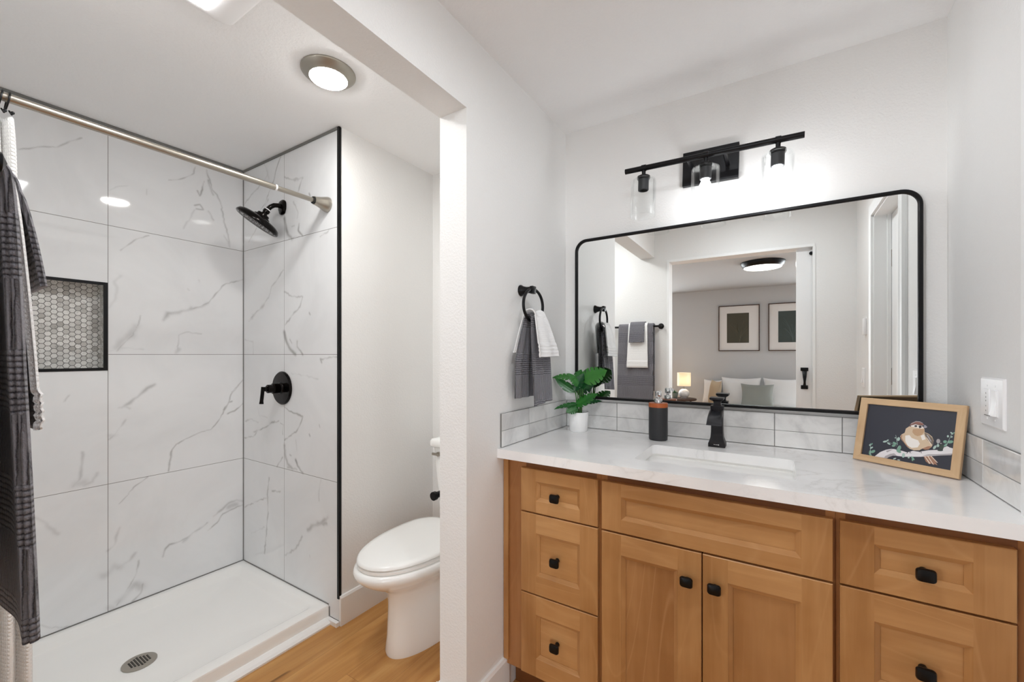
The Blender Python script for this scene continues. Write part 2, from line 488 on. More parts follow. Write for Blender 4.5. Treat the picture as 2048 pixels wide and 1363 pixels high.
VEINS_END = [
([(-2.226,2.317),(-2.262,2.272),(-2.298,2.201),(-2.344,2.151),(-2.382,2.098),(-2.430,2.077)],0.003,0.5),
([(-2.280,2.237),(-2.298,2.201)],0.005,0.3),
([(-2.354,2.113),(-2.382,2.088)],0.007,0.3),
([(-2.392,2.328),(-2.354,2.254),(-2.411,2.216),(-2.530,2.179),(-2.603,2.141)],0.004,0.25),
([(-2.373,2.308),(-2.344,2.231)],0.01,0.15),
([(-2.191,2.202),(-2.122,2.172),(-2.024,2.161),(-2.048,2.127),(-2.073,2.086)],0.004,0.3),
([(-2.106,2.168),(-2.024,2.159)],0.006,0.25),
([(-2.191,1.984),(-2.174,1.933),(-2.156,1.892),(-2.122,1.867)],0.009,0.4),
([(-2.056,1.933),(-2.064,1.901),(-2.024,1.867)],0.006,0.45),
([(-2.148,1.871),(-2.056,1.867)],0.006,0.3),
([(-2.122,1.929),(-2.097,1.930)],0.004,0.3),
([(-2.200,1.714),(-2.244,1.680),(-2.317,1.637),(-2.344,1.579),(-2.411,1.533),(-2.490,1.497),(-2.561,1.458)],0.004,0.28),
([(-2.392,1.542),(-2.430,1.524)],0.01,0.28),
([(-2.490,1.497),(-2.551,1.458)],0.008,0.18),
([(-2.191,1.597),(-2.122,1.568),(-2.024,1.558),(-2.048,1.511),(-2.122,1.468),(-2.182,1.423)],0.004,0.3),
([(-2.191,1.385),(-2.174,1.336),(-2.139,1.297),(-2.089,1.268)],0.009,0.4),
([(-2.073,1.334),(-2.073,1.306),(-2.024,1.268)],0.006,0.45),
([(-2.139,1.345),(-2.122,1.326)],0.004,0.3),
([(-2.561,1.911),(-2.490,1.963),(-2.450,1.998)],0.003,0.22),
([(-2.603,1.354),(-2.510,1.342),(-2.510,1.269)],0.003,0.15),
([(-2.106,2.054),(-2.064,1.990),(-2.073,1.963)],0.004,0.2),
([(-1.968,2.069),(-1.961,2.058)],0.004,0.35),
([(-1.968,1.474),(-1.961,1.465)],0.004,0.35),
([(-1.877,1.840),(-1.855,1.846),(-1.783,1.865)],0.003,0.25),
([(-2.189,0.989),(-2.139,0.971),(-2.075,0.964),(-2.023,0.954),(-2.039,0.922),(-2.075,0.877),(-2.139,0.843),(-2.189,0.816)],0.003,0.36),
([(-2.075,0.964),(-2.023,0.954)],0.005,0.3),
([(-2.192,0.785),(-2.183,0.736),(-2.161,0.696),(-2.118,0.678)],0.009,0.4),
([(-2.086,0.725),(-2.070,0.697),(-2.023,0.668)],0.006,0.45),
([(-2.161,0.678),(-2.075,0.678)],0.006,0.3),
([(-2.139,0.745),(-2.128,0.743)],0.004,0.35),
([(-2.606,0.784),(-2.507,0.801),(-2.456,0.843),(-2.381,0.866),(-2.321,0.894),(-2.245,0.913)],0.003,0.38),
([(-2.507,0.828),(-2.456,0.843)],0.005,0.35),
([(-2.333,0.890),(-2.286,0.907)],0.005,0.3),
([(-2.599,0.880),(-2.533,0.899),(-2.456,0.886)],0.004,0.25),
([(-2.228,0.902),(-2.200,0.896),(-2.206,0.845)],0.003,0.25),
([(-2.262,0.666),(-2.234,0.696),(-2.206,0.724)],0.003,0.36),
([(-1.865,1.228),(-1.875,1.245),(-1.800,1.254),(-1.746,1.255)],0.004,0.3),
([(-1.967,0.870),(-1.962,0.861)],0.004,0.4),
([(-2.468,0.977),(-2.443,0.926),(-2.357,0.920)],0.003,0.12),
([(-2.086,0.827),(-2.075,0.774)],0.003,0.2),
([(-1.884,0.924),(-1.880,0.913)],0.003,0.2),
([(-2.128,1.170),(-2.023,1.161),(-1.894,1.147)],0.003,0.12),
([(-2.341,0.593),(-2.360,0.497),(-2.350,0.406),(-2.369,0.298),(-2.389,0.169)],0.004,0.3),
([(-2.605,0.382),(-2.500,0.429),(-2.369,0.479)],0.003,0.3),
([(-2.350,0.406),(-2.350,0.395)],0.005,0.35),
([(-2.312,0.526),(-2.228,0.540)],0.004,0.3),
([(-1.980,0.390),(-1.933,0.424),(-1.871,0.447),(-1.818,0.485)],0.009,0.28),
([(-1.917,0.428),(-1.826,0.457)],0.008,0.25),
([(-2.183,0.211),(-2.079,0.277),(-2.029,0.346)],0.004,0.25),
([(-1.871,0.657),(-1.886,0.600),(-1.886,0.554)],0.004,0.18),
([(-1.964,0.267),(-1.961,0.259)],0.004,0.3),
([(-2.531,0.246),(-2.389,0.315)],0.003,0.15),
]
BIRD = [
('tail',[(0.1704,0.0461),(0.1880,0.0509),(0.2035,0.0342),(0.1984,0.0347),(0.2028,0.0274),(0.1964,0.0292),(0.1942,0.0261),(0.1901,0.0293),(0.1852,0.0264),(0.1769,0.0321)]),
('cream',[(0.1787,0.0479),(0.1812,0.0485),(0.1946,0.0279),(0.1921,0.0281)]),
('cream',[(0.1856,0.0495),(0.1875,0.0503),(0.2028,0.0349),(0.2007,0.0344)]),
('cream',[(0.1731,0.0450),(0.1750,0.0454),(0.1876,0.0287),(0.1851,0.0273)]),
('branch',[(0.0548,0.0201),(0.0669,0.0358),(0.0808,0.0462),(0.0935,0.0516),(0.1022,0.0525),(0.1095,0.0513),(0.1209,0.0511),(0.1323,0.0490),(0.1453,0.0563),(0.1601,0.0568),(0.1790,0.0652),(0.1915,0.0687),(0.2099,0.0734),(0.2117,0.0805),(0.2186,0.0853),(0.2225,0.0827),(0.2305,0.0811),(0.2317,0.0673),(0.2280,0.0615),(0.2053,0.0556),(0.1806,0.0484),(0.1641,0.0429),(0.1470,0.0391),(0.1282,0.0348),(0.1100,0.0334),(0.1000,0.0321),(0.0905,0.0254),(0.0865,0.0208),(0.0687,0.0199)]),
('shade',[(0.0791,0.0210),(0.0814,0.0270),(0.0923,0.0358),(0.1021,0.0398),(0.1100,0.0334),(0.1000,0.0321),(0.0905,0.0254),(0.0865,0.0208)]),
('shade',[(0.1677,0.0464),(0.1801,0.0534),(0.2049,0.0597),(0.2317,0.0673),(0.2280,0.0615),(0.2053,0.0556)]),
('shade',[(0.0812,0.0426),(0.0923,0.0495),(0.0980,0.0507),(0.0846,0.0387)]),
('body',[(0.1299,0.1281),(0.1224,0.1197),(0.1209,0.1068),(0.1137,0.1001),(0.1115,0.0942),(0.1145,0.0857),(0.1210,0.0780),(0.1258,0.0718),(0.1307,0.0656),(0.1380,0.0609),(0.1478,0.0586),(0.1597,0.0611),(0.1657,0.0675),(0.1736,0.0675),(0.1800,0.0688),(0.1856,0.0768),(0.1880,0.0859),(0.1885,0.0945),(0.1842,0.1057),(0.1758,0.1129),(0.1663,0.1164),(0.1647,0.1267),(0.1624,0.1298),(0.1465,0.1272)]),
('belly',[(0.1231,0.0982),(0.1326,0.1017),(0.1389,0.0939),(0.1542,0.0897),(0.1592,0.0802),(0.1549,0.0688),(0.1418,0.0643),(0.1317,0.0694),(0.1248,0.0823)]),
('belly',[(0.1582,0.1045),(0.1657,0.1093),(0.1708,0.0963),(0.1634,0.0915)]),
('tail',[(0.1138,0.0992),(0.1160,0.0987),(0.1155,0.0896),(0.1239,0.0767),(0.1363,0.0641),(0.1307,0.0656),(0.1210,0.0780),(0.1128,0.0890)]),
('breast',[(0.1390,0.1206),(0.1509,0.1235),(0.1642,0.1248),(0.1650,0.1162),(0.1606,0.1067),(0.1517,0.1016),(0.1447,0.1038),(0.1385,0.1116)]),
('wing',[(0.1657,0.1155),(0.1760,0.1112),(0.1846,0.1024),(0.1886,0.0928),(0.1883,0.0825),(0.1823,0.0847),(0.1750,0.0937),(0.1686,0.1064)]),
('shade',[(0.1708,0.1103),(0.1749,0.1092),(0.1842,0.0920),(0.1817,0.0915)]),
('cream',[(0.1702,0.1032),(0.1737,0.1004),(0.1864,0.0821),(0.1825,0.0831)]),
('tail',[(0.1657,0.0675),(0.1779,0.0770),(0.1855,0.0785),(0.1800,0.0680),(0.1725,0.0655)]),
('cap',[(0.1297,0.1299),(0.1343,0.1396),(0.1434,0.1453),(0.1528,0.1460),(0.1599,0.1421),(0.1633,0.1370),(0.1538,0.1355),(0.1428,0.1373),(0.1350,0.1325)]),
('shade',[(0.1319,0.1356),(0.1433,0.1460),(0.1528,0.1463),(0.1599,0.1424),(0.1593,0.1413),(0.1523,0.1445),(0.1435,0.1442),(0.1341,0.1351)]),
('belly',[(0.1325,0.1303),(0.1429,0.1359),(0.1539,0.1346),(0.1619,0.1350),(0.1633,0.1273),(0.1548,0.1254),(0.1465,0.1269),(0.1356,0.1272)]),
('dark',[(0.1483,0.1316),(0.1478,0.1297),(0.1461,0.1284),(0.1440,0.1280),(0.1421,0.1288),(0.1413,0.1305),(0.1418,0.1323),(0.1434,0.1337),(0.1456,0.1340),(0.1474,0.1332)]),
('dark',[(0.1507,0.1332),(0.1573,0.1346),(0.1585,0.1292),(0.1535,0.1252)]),
('beak',[(0.1580,0.1344),(0.1616,0.1379),(0.1670,0.1367),(0.1711,0.1321),(0.1678,0.1286),(0.1611,0.1292)]),
('dark',[(0.1586,0.1345),(0.1624,0.1368),(0.1647,0.1337),(0.1609,0.1317)]),
('dark',[(0.1343,0.0557),(0.1359,0.0560),(0.1334,0.0457),(0.1320,0.0454)]),
('dark',[(0.1383,0.0574),(0.1399,0.0577),(0.1400,0.0481),(0.1387,0.0478)]),
('dark',[(0.1384,0.0495),(0.1400,0.0498),(0.1447,0.0491),(0.1434,0.0488)]),
('dark',[(0.1318,0.0463),(0.1334,0.0466),(0.1300,0.0441),(0.1287,0.0438)]),
('dark',[(0.1615,0.0615),(0.1631,0.0618),(0.1657,0.0537),(0.1644,0.0534)]),
('dark',[(0.1636,0.0541),(0.1651,0.0544),(0.1683,0.0542),(0.1670,0.0540)]),
('dark',[(0.1615,0.0615),(0.1631,0.0618),(0.1609,0.0552),(0.1596,0.0550)]),
('green',[(0.0540,0.0382),(0.0542,0.0352),(0.0522,0.0316),(0.0488,0.0289),(0.0454,0.0279),(0.0432,0.0292),(0.0430,0.0322),(0.0450,0.0358),(0.0484,0.0386),(0.0518,0.0395)]),
('green',[(0.0437,0.0293),(0.0431,0.0249),(0.0416,0.0221),(0.0399,0.0221),(0.0386,0.0248),(0.0382,0.0292),(0.0388,0.0337),(0.0403,0.0364),(0.0420,0.0364),(0.0434,0.0337)]),
('pale',[(0.0471,0.0485),(0.0472,0.0466),(0.0458,0.0441),(0.0435,0.0419),(0.0412,0.0408),(0.0397,0.0413),(0.0396,0.0432),(0.0410,0.0457),(0.0433,0.0479),(0.0456,0.0490)]),
('green',[(0.0448,0.0597),(0.0451,0.0581),(0.0443,0.0557),(0.0426,0.0535),(0.0408,0.0521),(0.0394,0.0523),(0.0391,0.0539),(0.0400,0.0562),(0.0417,0.0585),(0.0435,0.0599)]),
('pale',[(0.0408,0.0529),(0.0405,0.0513),(0.0393,0.0501),(0.0378,0.0498),(0.0365,0.0504),(0.0358,0.0519),(0.0361,0.0535),(0.0372,0.0547),(0.0388,0.0550),(0.0401,0.0543)]),
('green',[(0.0474,0.0206),(0.0465,0.0195),(0.0445,0.0190),(0.0423,0.0195),(0.0406,0.0207),(0.0401,0.0221),(0.0410,0.0233),(0.0430,0.0237),(0.0452,0.0233),(0.0469,0.0221)]),
('pale',[(0.0812,0.0733),(0.0806,0.0712),(0.0782,0.0691),(0.0749,0.0677),(0.0719,0.0676),(0.0704,0.0688),(0.0711,0.0708),(0.0735,0.0730),(0.0768,0.0744),(0.0798,0.0745)]),
('pale',[(0.0846,0.0785),(0.0848,0.0770),(0.0839,0.0751),(0.0823,0.0735),(0.0806,0.0729),(0.0795,0.0734),(0.0793,0.0749),(0.0802,0.0768),(0.0818,0.0784),(0.0835,0.0790)]),
('pale',[(0.0906,0.0644),(0.0893,0.0634),(0.0867,0.0636),(0.0839,0.0650),(0.0818,0.0670),(0.0814,0.0688),(0.0828,0.0698),(0.0854,0.0695),(0.0882,0.0682),(0.0902,0.0662)]),
('green',[(0.1053,0.0678),(0.1037,0.0663),(0.1008,0.0663),(0.0977,0.0679),(0.0956,0.0703),(0.0953,0.0728),(0.0969,0.0743),(0.0998,0.0743),(0.1029,0.0727),(0.1050,0.0703)]),
('green',[(0.1025,0.0631),(0.1019,0.0611),(0.0999,0.0595),(0.0973,0.0589),(0.0950,0.0596),(0.0940,0.0614),(0.0946,0.0634),(0.0966,0.0650),(0.0993,0.0656),(0.1015,0.0648)]),
('pale',[(0.1118,0.0840),(0.1105,0.0806),(0.1083,0.0789),(0.1061,0.0795),(0.1046,0.0821),(0.1046,0.0859),(0.1059,0.0892),(0.1080,0.0909),(0.1103,0.0903),(0.1117,0.0877)]),
('pale',[(0.1033,0.0876),(0.1029,0.0867),(0.1016,0.0860),(0.1001,0.0857),(0.0987,0.0859),(0.0981,0.0867),(0.0985,0.0876),(0.0998,0.0884),(0.1014,0.0887),(0.1027,0.0884)]),
('green',[(0.1173,0.0579),(0.1160,0.0533),(0.1136,0.0506),(0.1110,0.0509),(0.1092,0.0541),(0.1089,0.0589),(0.1102,0.0635),(0.1126,0.0662),(0.1152,0.0658),(0.1169,0.0626)]),
('pale',[(0.1289,0.0386),(0.1280,0.0342),(0.1260,0.0315),(0.1236,0.0315),(0.1217,0.0342),(0.1212,0.0386),(0.1220,0.0429),(0.1241,0.0456),(0.1265,0.0456),(0.1283,0.0429)]),
('green',[(0.1187,0.0455),(0.1167,0.0435),(0.1132,0.0434),(0.1095,0.0451),(0.1070,0.0481),(0.1067,0.0513),(0.1087,0.0533),(0.1122,0.0534),(0.1159,0.0516),(0.1183,0.0486)]),
('green',[(0.1516,0.0301),(0.1500,0.0298),(0.1474,0.0313),(0.1448,0.0342),(0.1433,0.0373),(0.1433,0.0395),(0.1450,0.0399),(0.1476,0.0383),(0.1501,0.0354),(0.1517,0.0323)]),
('pale',[(0.1403,0.0355),(0.1400,0.0337),(0.1389,0.0324),(0.1374,0.0321),(0.1361,0.0328),(0.1355,0.0343),(0.1358,0.0361),(0.1369,0.0374),(0.1384,0.0377),(0.1397,0.0370)]),
('green',[(0.1491,0.0308),(0.1490,0.0283),(0.1482,0.0266),(0.1470,0.0263),(0.1460,0.0276),(0.1454,0.0299),(0.1455,0.0324),(0.1463,0.0341),(0.1474,0.0344),(0.1485,0.0331)]),
('pale',[(0.1090,0.0266),(0.1087,0.0250),(0.1071,0.0229),(0.1048,0.0213),(0.1026,0.0206),(0.1014,0.0211),(0.1017,0.0227),(0.1033,0.0248),(0.1056,0.0265),(0.1078,0.0271)]),
('pale',[(0.1191,0.0221),(0.1183,0.0211),(0.1165,0.0204),(0.1143,0.0204),(0.1125,0.0210),(0.1118,0.0220),(0.1125,0.0231),(0.1144,0.0238),(0.1166,0.0238),(0.1184,0.0232)]),
('shade',[(0.2027,0.0964),(0.2023,0.0923),(0.2004,0.0895),(0.1978,0.0890),(0.1955,0.0910),(0.1943,0.0948),(0.1948,0.0989),(0.1966,0.1017),(0.1992,0.1022),(0.2016,0.1002)]),
('green',[(0.2166,0.0974),(0.2161,0.0947),(0.2143,0.0928),(0.2119,0.0923),(0.2098,0.0935),(0.2089,0.0959),(0.2094,0.0986),(0.2112,0.1005),(0.2136,0.1010),(0.2156,0.0998)]),
('green',[(0.2296,0.1003),(0.2289,0.0975),(0.2261,0.0949),(0.2224,0.0936),(0.2191,0.0941),(0.2175,0.0962),(0.2182,0.0990),(0.2210,0.1016),(0.2248,0.1029),(0.2281,0.1024)]),
('green',[(0.2181,0.0928),(0.2183,0.0908),(0.2171,0.0877),(0.2151,0.0846),(0.2129,0.0827),(0.2114,0.0828),(0.2112,0.0848),(0.2124,0.0880),(0.2144,0.0910),(0.2166,0.0929)]),
('shade',[(0.2068,0.0908),(0.2065,0.0899),(0.2054,0.0892),(0.2041,0.0890),(0.2029,0.0892),(0.2024,0.0899),(0.2028,0.0908),(0.2038,0.0915),(0.2052,0.0917),(0.2063,0.0915)]),
('pale',[(0.2276,0.1203),(0.2265,0.1197),(0.2246,0.1204),(0.2226,0.1222),(0.2213,0.1243),(0.2212,0.1260),(0.2224,0.1266),(0.2243,0.1259),(0.2263,0.1241),(0.2276,0.1220)]),
('green',[(0.2310,0.1268),(0.2309,0.1256),(0.2299,0.1240),(0.2284,0.1227),(0.2269,0.1222),(0.2261,0.1226),(0.2262,0.1238),(0.2272,0.1254),(0.2287,0.1267),(0.2301,0.1272)]),
('pale',[(0.2196,0.1136),(0.2193,0.1115),(0.2184,0.1101),(0.2170,0.1099),(0.2158,0.1109),(0.2152,0.1128),(0.2155,0.1148),(0.2165,0.1162),(0.2178,0.1164),(0.2190,0.1154)]),
('pale',[(0.2270,0.1148),(0.2273,0.1133),(0.2268,0.1118),(0.2257,0.1106),(0.2245,0.1104),(0.2236,0.1111),(0.2233,0.1125),(0.2238,0.1141),(0.2249,0.1152),(0.2261,0.1155)]),
('pale',[(0.2017,0.0835),(0.2015,0.0807),(0.2003,0.0787),(0.1986,0.0784),(0.1971,0.0798),(0.1963,0.0824),(0.1966,0.0853),(0.1978,0.0872),(0.1995,0.0876),(0.2010,0.0862)]),
('pale',[(0.1954,0.0823),(0.1962,0.0801),(0.1957,0.0765),(0.1940,0.0730),(0.1918,0.0708),(0.1899,0.0708),(0.1891,0.0730),(0.1896,0.0766),(0.1913,0.0802),(0.1935,0.0824)]),
('dkgreen',[(0.2120,0.0822),(0.2114,0.0778),(0.2090,0.0746),(0.2057,0.0739),(0.2027,0.0760),(0.2013,0.0800),(0.2020,0.0846),(0.2044,0.0877),(0.2077,0.0884),(0.2106,0.0863)]),
('dkgreen',[(0.2112,0.0720),(0.2102,0.0702),(0.2073,0.0686),(0.2035,0.0678),(0.2003,0.0681),(0.1990,0.0694),(0.2000,0.0712),(0.2030,0.0728),(0.2068,0.0736),(0.2099,0.0733)]),
('pale',[(0.0431,0.0212),(0.0444,0.0215),(0.0392,0.0583),(0.0383,0.0581)]),
('pale',[(0.1074,0.0663),(0.1085,0.0665),(0.1009,0.0960),(0.1001,0.0958)]),
('pale',[(0.1064,0.0624),(0.1075,0.0627),(0.0812,0.0739),(0.0803,0.0738)]),
('pale',[(0.2148,0.0811),(0.2158,0.0813),(0.2254,0.1233),(0.2247,0.1232)]),
('pale',[(0.1978,0.0776),(0.1988,0.0778),(0.1990,0.0948),(0.1982,0.0947)]),
('pale',[(0.1073,0.0536),(0.1084,0.0538),(0.1116,0.0635),(0.1107,0.0633)]),
]
# ------------------------------------------------------------------ mesh helpers
ORG = {}
def new_bm():
    return bmesh.new()

def add_box(bm, x0, x1, y0, y1, z0, z1, bevel=0.0, seg=2, mi=0):
    r = bmesh.ops.create_cube(bm, size=1.0)
    vs_ = r['verts']
    for v in vs_:
        v.co.x = x0 + (v.co.x + 0.5) * (x1 - x0)
        v.co.y = y0 + (v.co.y + 0.5) * (y1 - y0)
        v.co.z = z0 + (v.co.z + 0.5) * (z1 - z0)
    fs = list({f for v in vs_ for f in v.link_faces})
    for f in fs:
        f.material_index = mi
    if bevel > 0:
        es = list({e for v in vs_ for e in v.link_edges})
        bmesh.ops.bevel(bm, geom=es, offset=bevel, segments=seg, profile=0.5, affect='EDGES')
    return vs_

def add_lathe(bm, prof, c=(0, 0, 0), axis=(0, 0, 1), seg=32, sx=1.0, sy=1.0, mi=0, flute=0):
    """revolve (radius, height) pairs around axis through c; zero radii close the ends"""
    ax = Vector(axis).normalized()
    q = Vector((0, 0, 1)).rotation_difference(ax)
    c = Vector(c)
    rings = []
    for r, h in prof:
        if r <= 1e-7:
            rings.append([bm.verts.new(c + q @ Vector((0, 0, h)))])
        else:
            rings.append([bm.verts.new(c + q @ Vector((r * sx * math.cos(2 * PI * i / seg), r * sy * math.sin(2 * PI * i / seg), h))) for i in range(seg)])
    for a, b in zip(rings, rings[1:]):
        for i in range(seg):
            j = (i + 1) % seg
            if len(a) == 1 and len(b) == 1:
                continue
            if len(a) == 1:
                f = bm.faces.new((a[0], b[j], b[i]))
            elif len(b) == 1:
                f = bm.faces.new((a[i], a[j], b[0]))
            else:
                f = bm.faces.new((a[i], a[j], b[j], b[i]))
            f.material_index = mi
    return rings

def add_tube(bm, pts, rad, seg=12, closed=False, caps=True, mi=0, section=None):
    """sweep a circle (or a 2-D section) along pts; rad may be a list"""
    P = [Vector(p) for p in pts]
    n = len(P)
    rings = []
    up = None
    for i in range(n):
        if closed:
            t = (P[(i + 1) % n] - P[i - 1]).normalized()
        else:
            t = (P[min(i + 1, n - 1)] - P[max(i - 1, 0)]).normalized()
        if up is None:
            up = Vector((0, 0, 1)) if abs(t.z) < 0.9 else Vector((0, 1, 0))
        a = (up - t * up.dot(t)).normalized()
        b = t.cross(a)
        up = a
        r = rad[i] if isinstance(rad, (list, tuple)) else rad
        sec = section or [(math.cos(2 * PI * k / seg), math.sin(2 * PI * k / seg)) for k in range(seg)]
        rings.append([bm.verts.new(P[i] + (a * u + b * v) * r) for u, v in sec])
    m = len(rings[0])
    pairs = list(zip(rings, rings[1:]))
    if closed:
        pairs.append((rings[-1], rings[0]))
    for A, B in pairs:
        for i in range(m):
            j = (i + 1) % m
            f = bm.faces.new((A[i], A[j], B[j], B[i]))
            f.material_index = mi
    if caps and not closed:
        bm.faces.new(rings[0][::-1]).material_index = mi
        bm.faces.new(rings[-1]).material_index = mi
    return rings

def loft(bm, rings, close_start=False, close_end=False, mi=0):
    R = [[bm.verts.new(Vector(p)) for p in r] for r in rings]
    for a, b in zip(R, R[1:]):
        m = len(a)
        for i in range(m):
            j = (i + 1) % m
            bm.faces.new((a[i], a[j], b[j], b[i])).material_index = mi
    if close_start:
        bm.faces.new(R[0][::-1]).material_index = mi
    if close_end:
        bm.faces.new(R[-1]).material_index = mi
    return R

def rrect(x0, x1, y0, y1, r, n=6):
    """rounded rectangle, counter-clockwise list of (x, y)"""
    out = []
    for cx, cy, a0 in ((x1 - r, y1 - r, 0), (x0 + r, y1 - r, PI / 2), (x0 + r, y0 + r, PI), (x1 - r, y0 + r, 1.5 * PI)):
        for k in range(n + 1):
            a = a0 + PI / 2 * k / n
            out.append((cx + r * math.cos(a), cy + r * math.sin(a)))
    return out

def prism(bm, pts, d, mi=0):
    """extrude a planar polygon (3-D points) by vector d"""
    d = Vector(d)
    return loft(bm, [[Vector(p) for p in pts], [Vector(p) + d for p in pts]], True, True, mi)

def obj(name, bm, mats, parent=None, smooth=40, local=False, recalc=True):
    if recalc:
        bmesh.ops.recalc_face_normals(bm, faces=bm.faces)
    me = bpy.data.meshes.new(name)
    bm.to_mesh(me)
    bm.free()
    if not isinstance(mats, (list, tuple)):
        mats = [mats]
    for m in mats:
        me.materials.append(M[m] if isinstance(m, str) else m)
    o = bpy.data.objects.new(name, me)
    COL.objects.link(o)
    if parent is not None:
        o.parent = parent
        org = ORG[parent.name]
        if not local:
            me.transform(Matrix.Translation(-org))
        ORG[o.name] = org
    else:
        ORG[o.name] = Vector((0, 0, 0))
    if smooth:
        me.shade_smooth()
        me.set_sharp_from_angle(angle=math.radians(smooth))
    return o

def thing(name, label, cat, loc, group=None, rot=(0, 0, 0)):
    e = bpy.data.objects.new(name, None)
    e.empty_display_size = 0.05
    COL.objects.link(e)
    e.location = loc
    e.rotation_euler = rot
    e['label'] = label
    e['category'] = cat
    if group:
        e['group'] = group
    ORG[e.name] = Vector(loc)
    return e

def tag(o, label, cat, group=None):
    o['label'] = label
    o['category'] = cat
    if group:
        o['group'] = group
    return o

def struct(name, bm, m, smooth=0):
    o = obj(name, bm, m, None, smooth)
    o['kind'] = 'structure'
    return o

def box_struct(name, m, *b, bevel=0.0):
    bm = new_bm()
    for q in b:
        add_box(bm, *q, bevel=bevel)
    return struct(name, bm, m)

# ------------------------------------------------------------------ the room
XL, YE, XE = -2.619, 1.2237, -1.7264        # shower long wall, shower end wall, end of that wall
YM, XP0, XP1, YP = 1.8525, -0.977, -0.861, 1.084   # mirror wall, partition faces, partition end
XR, YB, CZ = 0.4585, 0.06, 2.333            # right wall, wall behind, ceiling
box_struct('floor', 'floor', (-3.7, 2.8, -4.3, 2.05, -0.08, 0.0))
box_struct('ceiling', 'ceiling', (-2.85, 0.62, -0.055, 2.05, CZ, CZ + 0.08))
box_struct('wall_mirror', 'wall', (XE - 0.1, XR + 0.12, YM, YM + 0.12, 0, CZ))
box_struct('wall_shower_end', 'wall', (XL - 0.1, XE, YE + 0.012, YM + 0.1, 0, CZ))
box_struct('wall_left', 'wall', (XL - 0.22, XL - 0.105, -0.055, YM + 0.1, 0, CZ))
box_struct('wall_partition', 'wall', (XP0, XP1, YP, YM, 0, CZ), (XP0, XP1, YB, YP, 2.0795, CZ))
# right wall with a doorway in it
PAN_X = -1.803
D0, D1, DZ = 0.79, 1.185, 1.99
box_struct('wall_right', 'wall', (XR, XR + 0.115, YB, 0.655, 0, CZ), (XR, XR + 0.115, 1.28, YM, 0, CZ), (XR, XR + 0.115, 0.655, 1.28, 2.04, CZ))
# wall behind the camera: solid left part, header, hollow pocket right of the opening
OX0, OX1, OZ = -0.764, 0.231, 2.046
box_struct('wall_back', 'wall', (-2.85, OX0, -0.055, YB, 0, CZ), (OX0, 1.15, -0.055, YB, OZ, CZ),
           (OX1, 1.15, 0.032, YB, 0, OZ), (OX1, 1.15, -0.055, -0.027, 0, OZ), (1.1, 1.15, -0.027, 0.032, 0, OZ))
bm = new_bm()
add_box(bm, OX0 + 0.0003, OX0 + 0.02, -0.062, YB + 0.006, 0, OZ - 0.0003, 0.001)
add_box(bm, OX0 + 0.0202, OX1, -0.062, YB + 0.006, OZ - 0.02, OZ - 0.0003, 0.001)
add_box(bm, OX1 - 0.012, OX1 + 0.004, 0.028, YB + 0.006, 0, OZ - 0.02, 0.001)
add_box(bm, OX1 - 0.012, OX1 + 0.004, -0.062, -0.024, 0, OZ - 0.02, 0.001)
struct('trim_1', bm, 'trim')
# baseboards
bm = new_bm()
prof = [(0, 0), (0.014, 0), (0.014, 0.128), (0.009, 0.138), (0, 0.138)]
prism(bm, [(XE + a, YE - 0.002, z) for a, z in prof], (0, YM - YE, 0))
struct('baseboard_toilet', bm, 'trim')
bm = new_bm()
prism(bm, [(XP1 + a, YP - 0.014, z) for a, z in prof], (0, 0.255, 0))
prism(bm, [(XP0 - 0.014, YP - a, z) for a, z in prof], (XP1 - XP0 + 0.028, 0, 0))
prism(bm, [(XP0 - a, YP - 0.014, z) for a, z in prof], (0, YM - YP, 0))
struct('baseboard_partition', bm, 'trim')
bm = new_bm()
prism(bm, [(XE + 0.03, YM - a, z) for a, z in prof], (XP0 - XE - 0.06, 0, 0))
struct('baseboard_behind_toilet', bm, 'trim')
# black metal edge trim where the shower tile ends
box_struct('trim_2', 'black', (XE - 0.010, XE + 0.003, YE - 0.006, YE + 0.006, 0.125, CZ - 0.002))
# grey sealant lines at the tile edges
bm = new_bm()
add_box(bm, XL, XE - 0.01, YE - 0.006, YE + 0.002, CZ - 0.012, CZ - 0.0005)
add_box(bm, XL - 0.002, XL + 0.006, YB, YE, CZ - 0.012, CZ - 0.0005)
add_box(bm, XL - 0.002, XL + 0.0035, YE - 0.0035, YE + 0.002, 0.06, CZ - 0.001)
add_box(bm, XL - 0.001, XL + 0.003, YB + 0.001, YE, 0.0725, 0.0765)
add_box(bm, XL, PAN_X - 0.006, YE - 0.003, YE + 0.001, 0.0725, 0.0765)
add_box(bm, PAN_X + 0.0005, PAN_X + 0.0035, YE - 0.003, YE + 0.001, 0.023, 0.066)
struct('trim_3', bm, 'grout')

